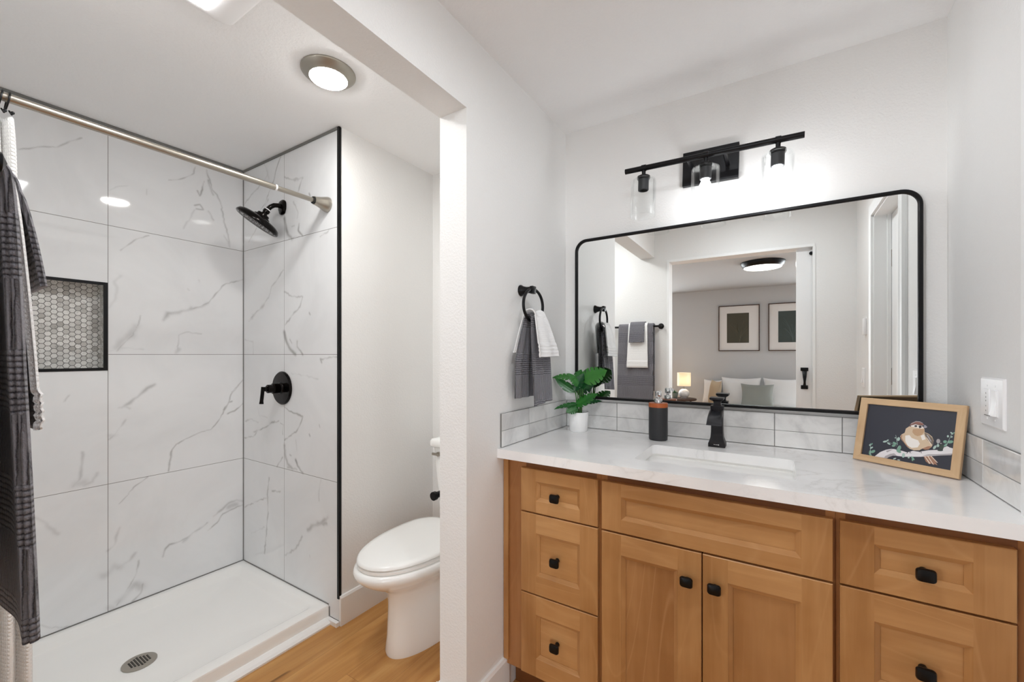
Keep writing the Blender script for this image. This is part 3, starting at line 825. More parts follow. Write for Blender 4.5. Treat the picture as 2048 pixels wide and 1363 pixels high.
# ------------------------------------------------------------------ shower tile with veins
def vein_field(gu, gv, veins, kw, ks):
    f = np.zeros_like(gu)
    rs = np.random.RandomState(5)
    nz = np.zeros_like(gu)
    for k in range(7):
        a, b = rs.uniform(-1, 1, 2) * (14 * 1.7 ** k)
        nz += np.sin(gu * a + gv * b + rs.uniform(0, 6.3)) / 7 * 1.6
    for pts, w, s in veins:
        w, s = w * kw, s * ks
        P = [np.array(p) for p in pts]
        fine = [P[0]]
        for a, b in zip(P, P[1:]):
            d = b - a
            L = np.hypot(*d)
            nrm = np.array([-d[1], d[0]]) / max(L, 1e-6)
            n = max(2, int(L / 0.012))
            for i in range(1, n + 1):
                q = a + d * i / n
                if i < n:
                    q = q + nrm * rs.uniform(-1, 1) * min(0.004, L * 0.05)
                fine.append(q)
        lo = np.min(fine, axis=0) - 4 * w
        hi = np.max(fine, axis=0) + 4 * w
        idx = np.where((gu > lo[0]) & (gu < hi[0]) & (gv > lo[1]) & (gv < hi[1]))
        if not len(idx[0]):
            continue
        u, v = gu[idx], gv[idx]
        best = np.full(u.shape, 9.0)
        for a, b in zip(fine, fine[1:]):
            d = b - a
            t = np.clip(((u - a[0]) * d[0] + (v - a[1]) * d[1]) / max(d @ d, 1e-9), 0, 1)
            best = np.minimum(best, np.hypot(u - a[0] - t * d[0], v - a[1] - t * d[1]))
        ww = w * (0.75 + 0.5 * np.clip(nz[idx] + 0.5, 0, 1))
        val = s * np.exp(-(best / ww) ** 2) * np.clip(0.9 + 0.6 * nz[idx], 0.3, 1.25)
        f[idx] = np.maximum(f[idx], val)
    return np.clip(f, 0, 1)

def axis_pts(a, b, step, extra):
    """grid stations every `step`, plus narrow pairs at each grout line"""
    s = set(np.round(np.linspace(a, b, max(2, int(abs(b - a) / step))), 5))
    for e in extra:
        s = {q for q in s if abs(q - e) > 0.0024}
        s |= {round(e - 0.0012, 5), round(e + 0.0012, 5)}
    return np.array(sorted(s))

def tile_wall(name, us, vs_, to3d, veins, gl_u, gl_v, gain, hole=None):
    gu, gv = np.meshgrid(us, vs_, indexing='ij')
    nu, nv = len(us), len(vs_)
    vf = vein_field(gu, gv, veins, *gain)
    co = np.array(to3d(gu.ravel(), gv.ravel())).T
    i, j = np.meshgrid(np.arange(nu - 1), np.arange(nv - 1), indexing='ij')
    i, j = i.ravel(), j.ravel()
    cu, cv = (us[i] + us[i + 1]) / 2, (vs_[j] + vs_[j + 1]) / 2
    keep = np.ones(len(i), bool)
    if hole:
        keep = ~((cu > hole[0]) & (cu < hole[1]) & (cv > hole[2]) & (cv < hole[3]))
    i, j, cu, cv = i[keep], j[keep], cu[keep], cv[keep]
    quads = np.stack([i * nv + j, (i + 1) * nv + j, (i + 1) * nv + j + 1, i * nv + j + 1], 1)
    me = bpy.data.meshes.new(name)
    me.from_pydata(co.tolist(), [], quads.tolist())
    a = me.attributes.new('vein', 'FLOAT', 'POINT')
    a.data.foreach_set('value', vf.ravel().astype(np.float32))
    g = np.zeros(len(i), np.float32)
    for e in gl_u:
        g[np.abs(cu - e) < 0.0013] = 0.85
    for e in gl_v:
        g[np.abs(cv - e) < 0.0013] = 0.85
    a = me.attributes.new('grout', 'FLOAT', 'FACE')
    a.data.foreach_set('value', g)
    me.materials.append(M['tile'])
    o = bpy.data.objects.new(name, me)
    COL.objects.link(o)
    o['kind'] = 'structure'
    return o

ROWS = (0.666, 1.267, 1.866)
NICHE = (0.325, 0.636, 1.195, 1.597)
ul = axis_pts(YB, YE, 0.0042, (0.640, 0.030 + 0.0085))
ul = np.array(sorted({q for q in ul if abs(q - NICHE[0]) > 0.002 and not (0.632 < q < 0.6385)} | set(NICHE[:2])))
ul = ul[ul >= YB - 1e-6]
vl = axis_pts(0.03, CZ, 0.0042, ROWS)
vl = np.array(sorted({q for q in vl if abs(q - NICHE[2]) > 0.002 and abs(q - NICHE[3]) > 0.002} | set(NICHE[2:])))
tile_wall('wall_tile_left', ul, vl, lambda u, v: (np.full_like(u, XL), u, v), VEINS_LEFT, (0.640,), ROWS, (0.8, 0.95), NICHE)
ue = axis_pts(XL, XE, 0.0042, (-2.192,))
ve = axis_pts(0.02, CZ, 0.0042, ROWS)
tile_wall('wall_tile_end', ue[::-1], ve, lambda u, v: (u, np.full_like(u, YE), v), VEINS_END, (-2.192,), ROWS, (1.0, 1.25))

# ------------------------------------------------------------------ shower niche
n0, n1, nz0, nz1 = NICHE
t = thing('shower_niche', 'recessed shower wall niche lined with marble hexagon mosaic and edged in black', 'niche', (XL, (n0 + n1) / 2, nz0))
bm = new_bm()
w_ = 0.011
e_ = 0.0025
add_box(bm, XL - 0.006, XL + e_, n0 - 0.002, n1 + 0.003, nz1 - w_, nz1 + 0.002)
add_box(bm, XL - 0.006, XL + e_, n0 - 0.002, n1 + 0.003, nz0 - 0.002, nz0 + w_)
add_box(bm, XL - 0.006, XL + e_, n1 - w_, n1 + 0.003, nz0 + w_, nz1 - w_)
add_box(bm, XL - 0.006, XL + e_, n0 - 0.002, n0 + w_, nz0 + w_, nz1 - w_)
obj('niche_edge', bm, 'black', t, 0)
# lining: grout box + hexagon tiles with slight relief
bm = new_bm()
sh = bm.faces.layers.float.new('shade')
DN = 0.092
def quad(bm, *p, mi=0):
    f = bm.faces.new([bm.verts.new(q) for q in p])
    f.material_index = mi
    return f
xb = XL - DN
quad(bm, (xb, n0, nz0), (xb, n1, nz0), (xb, n1, nz1), (xb, n0, nz1), mi=1)
quad(bm, (XL, n0, nz0), (XL, n1, nz0), (xb, n1, nz0), (xb, n0, nz0), mi=1)
quad(bm, (XL, n0, nz1), (xb, n0, nz1), (xb, n1, nz1), (XL, n1, nz1), mi=1)
quad(bm, (XL, n1, nz0), (XL, n1, nz1), (xb, n1, nz1), (xb, n1, nz0), mi=1)
quad(bm, (XL, n0, nz0), (xb, n0, nz0), (xb, n0, nz1), (XL, n0, nz1), mi=1)
HR = 0.0126
def clip_poly(pts, lo, hi):
    for ax, lim, sg in ((0, lo[0], 1), (0, hi[0], -1), (1, lo[1], 1), (1, hi[1], -1)):
        out = []
        for k in range(len(pts)):
            a, b = pts[k], pts[(k + 1) % len(pts)]
            ia, ib = (a[ax] - lim) * sg >= 0, (b[ax] - lim) * sg >= 0
            if ia:
                out.append(a)
            if ia != ib:
                s = (lim - a[ax]) / (b[ax] - a[ax])
                out.append((a[0] + (b[0] - a[0]) * s, a[1] + (b[1] - a[1]) * s))
        pts = out
        if len(pts) < 3:
            return []
    return pts
def hex_panel(lo, hi, to3d, nrm):
    rs = random.Random(int(lo[0] * 1e4) + 3)
    ci = int((hi[0] - lo[0]) / (1.5 * HR)) + 2
    cj = int((hi[1] - lo[1]) / (math.sqrt(3) * HR)) + 2
    for a in range(-1, ci):
        for b in range(-1, cj):
            cx = hi[0] - a * 1.5 * HR
            cy = lo[1] + (b + 0.5 * (a % 2)) * math.sqrt(3) * HR
            r = HR - 0.0014
            pts = clip_poly([(cx + r * math.cos(k * PI / 3), cy + r * math.sin(k * PI / 3)) for k in range(6)], (lo[0] + .0008, lo[1] + .0008), (hi[0] - .0008, hi[1] - .0008))
            if len(pts) < 3:
                continue
            base = [Vector(to3d(*p)) for p in pts]
            top = [p + Vector(nrm) * 0.0012 for p in base]
            s = rs.random() ** 2.2
            n_before = len(bm.faces)
            loft(bm, [base, top], False, True)
            bm.faces.ensure_lookup_table()
            for f in bm.faces[n_before:]:
                f[sh] = s
hex_panel((n0, nz0), (n1, nz1), lambda u, v: (xb, u, v), (1, 0, 0))
hex_panel((xb, nz0), (XL - 0.006, nz1), lambda u, v: (u, n1, v), (0, -1, 0))
hex_panel((xb, n0), (XL - 0.006, n1), lambda u, v: (u, v, nz1), (0, 0, -1))
hex_panel((xb, n0), (XL - 0.006, n1), lambda u, v: (u, v, nz0), (0, 0, 1))
obj('mosaic_lining', bm, ['hex', 'grout'], t, 0, recalc=False)

# ------------------------------------------------------------------ shower pan
PX1 = PAN_X
t = thing('shower_pan', 'white acrylic shower pan with a low rim along the wood floor', 'shower pan', ((XL + PX1) / 2, (YB + YE) / 2, 0))
def rz(r, z, n=6, dx0=0, dx1=0, dy0=0, dy1=0):
    return [(x, y, z) for x, y in rrect(XL + 0.001 + dx0, PX1 - dx1, YB + 0.001 + dy0, YE - 0.001 - dy1, r, n)]
bm = new_bm()
rings = [rz(0.004, 0.0), rz(0.004, 0.066), rz(0.006, 0.072, 6, .001, .004, .001, .001), rz(0.008, 0.073, 6, .004, .01, .004, .004),
         rz(0.03, 0.073, 6, .035, .05, .03, .035), rz(0.035, 0.070, 6, .045, .062, .04, .045), rz(0.045, 0.046, 6, .068, .083, .06, .068), rz(0.05, 0.041, 6, .08, .095, .07, .08)]
loft(bm, rings, True, False)
cx, cy = -2.152, 0.619
last = rings[-1]
mid = [(cx + (p[0] - cx) * 0.5, cy + (p[1] - cy) * 0.5, 0.0385) for p in last]
dr = []
for p in last:
    a = math.atan2(p[1] - cy, p[0] - cx)
    dr.append((cx + 0.058 * math.cos(a), cy + 0.058 * math.sin(a), 0.036))
loft(bm, [last, mid, dr], False, True)
bmesh.ops.remove_doubles(bm, verts=bm.verts, dist=1e-5)
obj('pan_body', bm, 'acrylic', t, 35)
bm = new_bm()
add_lathe(bm, [(0, 0.037), (0.055, 0.037), (0.055, 0.0395), (0.050, 0.0415), (0.036, 0.0412), (0, 0.0412)], (cx, cy, 0), seg=40)
dc = obj('drain_cover', bm, 'nickel', t)
bm = new_bm()
for a in range(-3, 4):
    for b in range(-3, 4):
        ox = 0.0055 if b % 2 else 0
        x, y = cx + a * 0.0105 + ox, cy + b * 0.0095
        if math.hypot(x - cx, y - cy) < 0.034:
            add_box(bm, x - 0.0038, x + 0.0038, y - 0.0030, y + 0.0030, 0.0405, 0.0416)
obj('drain_slot', bm, 'darkslot', dc, 0)
# white strip where the rim meets the floor
bm = new_bm()
pr = [(PX1, 0), (PX1 + 0.036, 0), (PX1 + 0.036, 0.008), (PX1 + 0.026, 0.016), (PX1 + 0.008, 0.022), (PX1, 0.022)]
prism(bm, [(x, YB + 0.002, z) for x, z in pr], (0, YE - YB - 0.022, 0))
prism(bm, [(PX1 + 0.0, YE - 0.02 + 0.0, z) for z in (0, 0.02)] + [(PX1 + 0.0, YE - 0.003, z) for z in (0.02, 0)], (XE - PX1 + 0.004, 0, 0))
struct('trim_4', bm, 'trim')

# ------------------------------------------------------------------ shower rod, curtain and rings
RX, RZ, RR = -1.818, 1.984, 0.0125
t = thing('shower_curtain_rod', 'brushed nickel shower curtain rod spanning the shower below the ceiling', 'curtain rod', (RX, YE, RZ))
bm = new_bm()
add_tube(bm, [(RX, YB + 0.001, RZ), (RX, 0.98, RZ)], RR, 24)
obj('rod', bm, 'nickel', t)
bm = new_bm()
add_tube(bm, [(RX, 0.975, RZ), (RX, YE - 0.05, RZ)], RR - 0.0018, 24)
obj('rod_inner_section', bm, 'nickel', t)
bm = new_bm()
add_lathe(bm, [(0, 0), (RR + 0.001, 0), (RR + 0.001, 0.007), (0, 0.007)], (RX, 0.974, RZ), (0, 1, 0), 24)
obj('rod_collar', bm, 'plastic', t)
bm = new_bm()
add_lathe(bm, [(0, 0), (0.036, 0), (0.036, 0.006), (0.033, 0.016), (0.026, 0.036), (0.020, 0.058), (0.019, 0.07), (0.0, 0.07)], (RX, YE - 0.0005, RZ), (0, -1, 0), 32)
obj('rod_flange', bm, 'nickel', t)
bm = new_bm()
add_lathe(bm, [(0, 0), (0.036, 0), (0.036, 0.006), (0.033, 0.016), (0.026, 0.036), (0.020, 0.058), (0.019, 0.07), (0.0, 0.07)], (RX, YB + 0.0005, RZ), (0, 1, 0), 32)
obj('rod_flange', bm, 'nickel', t)
bm = new_bm()
add_lathe(bm, [(0, 0), (0.0165, 0), (0.0165, 0.006), (0, 0.006)], (RX, YE - 0.0705, RZ), (0, -1, 0), 24)
obj('rod_gasket', bm, 'darkslot', t)

def cloth_uv(me, uvs):
    l = me.uv_layers.new(name='UVMap')
    idx = np.zeros(len(me.loops), np.int32)
    me.loops.foreach_get('vertex_index', idx)
    l.data.foreach_set('uv', np.asarray(uvs, np.float32)[idx].ravel())

def sheet(name, grid, uv, m, parent=None, thick=0.0, smooth=60, label=None):
    """grid: (nu, nv, 3) array -> mesh with optional real thickness"""
    g = np.asarray(grid, float)
    nu, nv = g.shape[:2]
    pts = g.reshape(-1, 3)
    uvs = np.asarray(uv, float).reshape(-1, 2)
    i, j = np.meshgrid(np.arange(nu - 1), np.arange(nv - 1), indexing='ij')
    q = np.stack([i * nv + j, (i + 1) * nv + j, (i + 1) * nv + j + 1, i * nv + j + 1], -1).reshape(-1, 4)
    if thick > 0:
        du = np.gradient(g, axis=0); dv = np.gradient(g, axis=1)
        n = np.cross(du, dv); n /= np.maximum(np.linalg.norm(n, axis=2, keepdims=True), 1e-9)
        b = (g - n * thick).reshape(-1, 3)
        N = nu * nv
        q2 = q[:, ::-1] + N
        def rim(idx):
            idx = np.asarray(idx)
            return np.stack([idx[1:], idx[:-1], idx[:-1] + N, idx[1:] + N], 1)
        r1 = rim(np.arange(nu) * nv); r2 = rim((np.arange(nu) * nv + nv - 1)[::-1])
        r3 = rim(np.arange(nv)[::-1]); r4 = rim((nu - 1) * nv + np.arange(nv))
        pts = np.concatenate([pts, b]); uvs = np.concatenate([uvs, uvs])
        parts = [q, q2, r1, r2]
        prof = ((1/6, .24), (1/3, .30), (1/2, .06), (2/3, .30), (5/6, .24)) if thick > 0.014 else ((1/2, .4),)
        for col, sgn in ((0, -1), (nu - 1, 1)):
            a_ = g[col]; bk = b.reshape(nu, nv, 3)[col]
            tang = g[col] - g[col - sgn]
            tang /= np.maximum(np.linalg.norm(tang, axis=1, keepdims=True), 1e-9)
            prev = col * nv + np.arange(nv)
            for tt, bulge in prof:
                row = a_ * (1 - tt) + bk * tt + tang * thick * bulge
                cur_ = np.arange(nv) + len(pts)
                pts = np.concatenate([pts, row]); uvs = np.concatenate([uvs, uvs[col * nv:col * nv + nv]])
                s_ = np.stack([prev[1:], prev[:-1], cur_[:-1], cur_[1:]], 1)
                parts.append(s_ if sgn < 0 else s_[:, ::-1])
                prev = cur_
            cur_ = col * nv + np.arange(nv) + N
            s_ = np.stack([prev[1:], prev[:-1], cur_[:-1], cur_[1:]], 1)
            parts.append(s_ if sgn < 0 else s_[:, ::-1])
        q = np.concatenate(parts)
    me = bpy.data.meshes.new(name)
    if parent is not None:
        pts = pts - np.array(ORG[parent.name])
    me.from_pydata(pts.tolist(), [], q.tolist())
    cloth_uv(me, uvs)
    me.materials.append(M[m])
    me.shade_smooth()
    o = bpy.data.objects.new(name, me)
    COL.objects.link(o)
    if parent is not None:
        o.parent = parent
        ORG[o.name] = ORG[parent.name]
    else:
        ORG[o.name] = Vector((0, 0, 0))
    return o

# gathered curtain
nu, nv = 150, 120
g = np.zeros((nu, nv, 3)); uv = np.zeros((nu, nv, 2))
for a in range(nu):
    s = a / (nu - 1)
    for b in range(nv):
        z = 1.935 - b / (nv - 1) * 1.83
        fl = (1.935 - z) / 1.83
        y1 = 0.246 + 0.04 * fl ** 0.8
        topdip = 0.012 * (1 - abs(math.cos(s * 6 * PI))) * max(0, 1 - fl * 12)
        y = 0.068 + (y1 - 0.068) * s + 0.003 * math.sin(z * 9 + s * 4)
        x = RX + (0.021 * math.sin(s * 13 * PI / 1.0 + 0.6) * (0.75 + 0.35 * fl) + 0.004 * math.sin(z * 5 + s * 9)) + (0.012 * fl if fl > 0.9 else 0) * 0
        g[a, b] = (x - 0.006, y, z - topdip)
        uv[a, b] = (s * 0.9, z)
cur = sheet('shower_curtain', g, uv, 'curtain', None, 0.0025)
tag(cur, 'white waffle weave shower curtain gathered at the left end of the rod', 'shower curtain')
for k, (yy, lab) in enumerate(((0.236, 'black curtain ring nearest the middle of the rod above the white curtain'), (0.222, 'black curtain ring behind the one nearest the middle of the rod'))):
    t = thing('curtain_ring', lab, 'curtain ring', (RX, yy, RZ), 'black rings carrying the shower curtain')
    bm = new_bm()
    add_tube(bm, [(RX + 0.024 * math.sin(a), yy + 0.004 * math.cos(a), RZ - 0.0095 + 0.026 * math.cos(a)) for a in [2 * PI * i / 40 for i in range(40)]], 0.0022, 8, closed=True)
    obj('ring', bm, 'black', t)
    bm = new_bm()
    add_tube(bm, [(RX, yy + 0.003, RZ - 0.035), (RX + 0.006, yy + 0.007, RZ - 0.046), (RX + 0.01, yy + 0.008, RZ - 0.043)], 0.0022, 8)
    add_lathe(bm, [(0, -0.004), (0.004, -0.002), (0.004, 0.002), (0, 0.004)], (RX + 0.011, yy + 0.008, RZ - 0.042), (1, 0, 0), 12)
    obj('hook', bm, 'black', t)

# ------------------------------------------------------------------ shower head
SX, SZ = -2.204, 2.046
t = thing('rain_shower', 'dark bronze rain shower head on a bent arm', 'shower head', (SX, YE, SZ))
bm = new_bm()
sec = [(abs(math.cos(a)) ** 0.8 * math.copysign(1, math.cos(a)), abs(math.sin(a)) ** 0.8 * math.copysign(1, math.sin(a))) for a in [2 * PI * i / 28 for i in range(28)]]
rg = []
for r, d in ((0.034, 0.0005), (0.034, 0.006), (0.029, 0.011), (0.016, 0.014)):
    rg.append([(SX + u * r, YE - d, SZ + v * r * 1.05 - (0.006 if v < -0.8 else 0)) for u, v in sec])
loft(bm, rg, True, True)
obj('wall_flange', bm, 'blackgloss', t)
bm = new_bm()
arm = [(SX, YE - 0.008, SZ), (SX - 0.001, YE - 0.025, SZ + 0.001), (SX - 0.003, YE - 0.045, SZ - 0.004), (SX - 0.007, YE - 0.060, SZ - 0.015), (SX - 0.011, YE - 0.070, SZ - 0.028), (SX - 0.015, YE - 0.077, SZ - 0.041)]
add_tube(bm, arm, 0.0115, 16)
obj('shower_arm', bm, 'blackgloss', t)
hd = Vector((-0.336, -0.428, -0.839)).normalized()
p0 = Vector((SX - 0.012, YE - 0.072, SZ - 0.032))
bm = new_bm()
add_lathe(bm, [(0, 0), (0.0135, 0), (0.0135, 0.004), (0, 0.004)], p0 - hd * 0.002, hd, 24)
obj('white_washer', bm, 'plastic', t)
bm = new_bm()
add_lathe(bm, [(0, 0.003), (0.0145, 0.003), (0.0165, 0.007), (0.0165, 0.018), (0.013, 0.021), (0.0135, 0.026), (0.017, 0.030), (0.013, 0.034), (0, 0.034)], p0, hd, 32)
obj('swivel_nut', bm, 'blackgloss', t)
bm = new_bm()
add_lathe(bm, [(0, 0.03), (0.022, 0.03), (0.028, 0.033), (0.030, 0.043), (0.038, 0.046), (0.041, 0.052), (0.060, 0.056), (0.084, 0.061), (0.100, 0.070), (0.107, 0.083), (0.107, 0.090), (0.102, 0.094), (0.096, 0.092), (0.0, 0.092)], p0, hd, 56)
hb = obj('spray_head', bm, 'blackgloss', t)
bm = new_bm()
q = Vector((0, 0, 1)).rotation_difference(hd)
for rr, nn in ((0.022, 8), (0.044, 16), (0.066, 24), (0.088, 32)):
    for k in range(nn):
        a = 2 * PI * k / nn
        add_lathe(bm, [(0.0026, 0.0915), (0.0018, 0.0945), (0, 0.0945)], p0 + q @ Vector((rr * math.cos(a), rr * math.sin(a), 0)), hd, 6)
obj('nozzle_face', bm, 'grey', hb)

# ------------------------------------------------------------------ shower valve
VX_, VZ_ = -2.206, 1.09
t = thing('shower_valve', 'black round shower valve with a lever handle on the tiled wall', 'shower valve', (VX_, YE, VZ_))
bm = new_bm()
add_lathe(bm, [(0, 0.0005), (0.088, 0.0005), (0.088, 0.006), (0.082, 0.012), (0.03, 0.015), (0, 0.015)], (VX_, YE, VZ_), (0, -1, 0), 56)
obj('escutcheon', bm, 'blackgloss', t)
bm = new_bm()
add_lathe(bm, [(0, 0.012), (0.033, 0.012), (0.031, 0.018), (0.025, 0.022), (0.025, 0.048), (0.028, 0.052), (0.022, 0.057), (0.022, 0.078), (0.018, 0.082), (0, 0.082)], (VX_, YE, VZ_), (0, -1, 0), 36)
obj('valve_body', bm, 'blackgloss', t)
bm = new_bm()
add_lathe(bm, [(0, 0.08), (0.012, 0.08), (0.012, 0.1), (0, 0.1)], (VX_, YE, VZ_), (0, -1, 0), 20)
lv = [(VX_, YE - 0.101, VZ_ + 0.012), (VX_, YE - 0.104, VZ_ - 0.02), (VX_, YE - 0.108, VZ_ - 0.058), (VX_, YE - 0.109, VZ_ - 0.074)]
add_tube(bm, lv, [0.0085, 0.0085, 0.0085, 0.0105], 14)
obj('lever', bm, 'blackgloss', t)

# ------------------------------------------------------------------ ceiling lights over the alcove
def disc_light(name, label, c, r, h, rim, lens, lens_r):
    t = thing(name, label, 'ceiling light', c)
    bm = new_bm()
    x, y, z = c
    add_lathe(bm, [(r, 0.0), (r, -0.004), (r - 0.002, -h * 0.25), (r * .62 + lens_r * .38, -h * 0.62), (r * .3 + lens_r * .7, -h * 0.86), (lens_r + 0.001, -h), (lens_r, -h + 0.006), (0, -h + 0.006)], (x, y, z - 0.0004), seg=64)
    obj('trim_ring', bm, rim, t, 50)
    bm = new_bm()
    add_lathe(bm, [(lens_r - 0.0005, -h + 0.0055), (lens_r - 0.001, -h - 0.002), (lens_r - 0.01, -h - 0.006), (0, -h - 0.008)], (x, y, z), seg=64)
    obj('diffuser', bm, lens, t, 60)
    return t
disc_light('ceiling_light', 'round satin nickel ceiling light glowing over the toilet alcove', (-1.43, 0.967, CZ), 0.0965, 0.026, 'nickeldark', 'lensdown', 0.066)
disc_light('ceiling_light', 'round satin nickel ceiling light over the vanity floor, above the photo', (-0.15, 0.68, CZ), 0.0965, 0.026, 'nickeldark', 'lensvan', 0.066)
FX0, FX1, FY0, FY1 = -1.489, -1.211, 0.305, 0.655
t = thing('ceiling_fan_light', 'white rectangular bathroom fan cover with a lit square panel on the ceiling', 'fan light', ((FX0 + FX1) / 2, (FY0 + FY1) / 2, CZ))
bm = new_bm()
def fr(i, z, r):
    k = i * 1.72 if i > 0.012 else i
    return [(x, y, z) for x, y in rrect(FX0 + i, FX1 - i, FY0 + k, FY1 - k, r, 5)]
loft(bm, [fr(0.002, CZ - 0.0005, .03), fr(0.0, CZ - 0.012, .03), fr(0.004, CZ - 0.019, .03), fr(0.012, CZ - 0.025, .03), fr(0.026, CZ - 0.031, .022), fr(0.046, CZ - 0.036, .012), fr(0.049, CZ - 0.034, .012)], True, True)
obj('fan_cover', bm, 'plastic', t)
bm = new_bm()
loft(bm, [fr(0.0492, CZ - 0.0345, .012), fr(0.050, CZ - 0.038, .012), fr(0.053, CZ - 0.039, .012)], True, True)
obj('light_panel', bm, 'lensfan', t)
# ------------------------------------------------------------------ toilet
TX = -1.366
t = thing('toilet', 'white two piece toilet with closed lid in the alcove', 'toilet', (TX, 1.4, 0))
def egg(y0, y1, w, z, n=56, split=0.58, sq=0.62):
    out = []
    L = y1 - y0
    yc = y0 + L * split
    for i in range(n):
        a = 2 * PI * i / n
        c, s = math.cos(a), math.sin(a)
        if s < 0:
            out.append((TX + w * math.copysign(abs(c) ** 0.94, c), yc + (yc - y0) * s, z))
        else:
            out.append((TX + w * math.copysign(abs(c) ** sq, c), yc + (y1 - yc) * abs(s) ** sq, z))
    return out
bm = new_bm()
loft(bm, [egg(1.205, 1.70, 0.116, 0.0, sq=.5), egg(1.202, 1.70, 0.118, 0.012, sq=.5), egg(1.21, 1.70, 0.112, 0.08, sq=.5), egg(1.215, 1.69, 0.106, 0.2, sq=.5), egg(1.21, 1.68, 0.106, 0.262, sq=.5),
          egg(1.175, 1.67, 0.122, 0.292, sq=.55), egg(1.12, 1.655, 0.152, 0.325), egg(1.082, 1.64, 0.178, 0.352), egg(1.064, 1.63, 0.191, 0.372), egg(1.060, 1.63, 0.194, 0.388),
          egg(1.066, 1.63, 0.191, 0.400), egg(1.075, 1.63, 0.184, 0.404)], True, True)
obj('bowl', bm, 'porcelain', t, 70)
bm = new_bm()
loft(bm, [egg(1.083, 1.60, 0.178, 0.4045), egg(1.077, 1.60, 0.183, 0.408), egg(1.077, 1.60, 0.183, 0.417), egg(1.083, 1.60, 0.178, 0.421)], True, True)
obj('seat', bm, 'toiletseat', t, 50)
bm = new_bm()
loft(bm, [egg(1.080, 1.615, 0.180, 0.4235), egg(1.075, 1.615, 0.184, 0.427), egg(1.077, 1.612, 0.183, 0.434), egg(1.085, 1.605, 0.176, 0.440), egg(1.11, 1.585, 0.155, 0.4435), egg(1.2, 1.53, 0.09, 0.445)], True, True)
obj('lid', bm, 'toiletseat', t, 50)
for s in (-1, 1):
    bm = new_bm()
    add_box(bm, TX + s * 0.075 - 0.018, TX + s * 0.075 + 0.018, 1.60, 1.63, 0.405, 0.432, 0.006)
    obj('lid_hinge', bm, 'toiletseat', t)
bm = new_bm()
def tk(i, z, y0=1.652):
    return [(x, y, z) for x, y in rrect(TX - 0.178 + i, TX + 0.178 - i, y0 + i * 0.5, YM - 0.012, 0.03, 5)]
loft(bm, [tk(0.035, 0.40, 1.66), tk(0.03, 0.41, 1.66), tk(0.012, 0.60), tk(0.0, 0.775), tk(0.004, 0.778)], True, True)
obj('tank', bm, 'porcelain', t, 50)
bm = new_bm()
loft(bm, [tk(-0.004, 0.779, 1.642), tk(-0.013, 0.787, 1.638), tk(-0.013, 0.812, 1.638), tk(-0.006, 0.822, 1.642), tk(0.012, 0.826, 1.66)], True, True)
obj('tank_lid', bm, 'porcelain', t, 50)
bm = new_bm()
add_lathe(bm, [(0, 0), (0.012, 0), (0.012, 0.01), (0, 0.01)], (TX - 0.13, 1.652, 0.745), (0, -1, 0), 20)
add_box(bm, TX - 0.165, TX - 0.118, 1.634, 1.641, 0.738, 0.752, 0.003)
obj('flush_lever', bm, 'nickel', t)
for s in (-1, 1):
    bm = new_bm()
    add_lathe(bm, [(0.013, 0), (0.013, 0.008), (0.006, 0.016), (0, 0.017)], (TX + s * 0.115, 1.50, 0.02), (s, 0, 0.25), 16)
    obj('bolt_cap', bm, 'porcelain', t)

# toilet paper holder on the partition, alcove side
t = thing('toilet_paper_holder', 'black toilet paper holder beside the toilet', 'paper holder', (XP0, 1.16, 0.75))
bm = new_bm()
add_lathe(bm, [(0, 0.0005), (0.024, 0.0005), (0.022, 0.012), (0.012, 0.03), (0.011, 0.075), (0, 0.075)], (XP0, 1.20, 0.757), (-1, 0, 0), 24)
obj('post', bm, 'black', t)
bm = new_bm()
add_tube(bm, [(XP0 - 0.064, 1.27, 0.757), (XP0 - 0.064, 1.2, 0.757), (XP0 - 0.064, 1.13, 0.757)], [0.0105, 0.0105, 0.0115], 18)
add_lathe(bm, [(0, 0), (0.0155, 0), (0.0155, 0.012), (0, 0.012)], (XP0 - 0.064, 1.131, 0.757), (0, -1, 0), 24)
obj('arm', bm, 'black', t)

# ------------------------------------------------------------------ vanity cabinets
YD, YF = 1.290, 1.310        # door faces, face frame
CT, CB = 0.923, 0.890        # countertop top and underside
CAB_B = 0.118

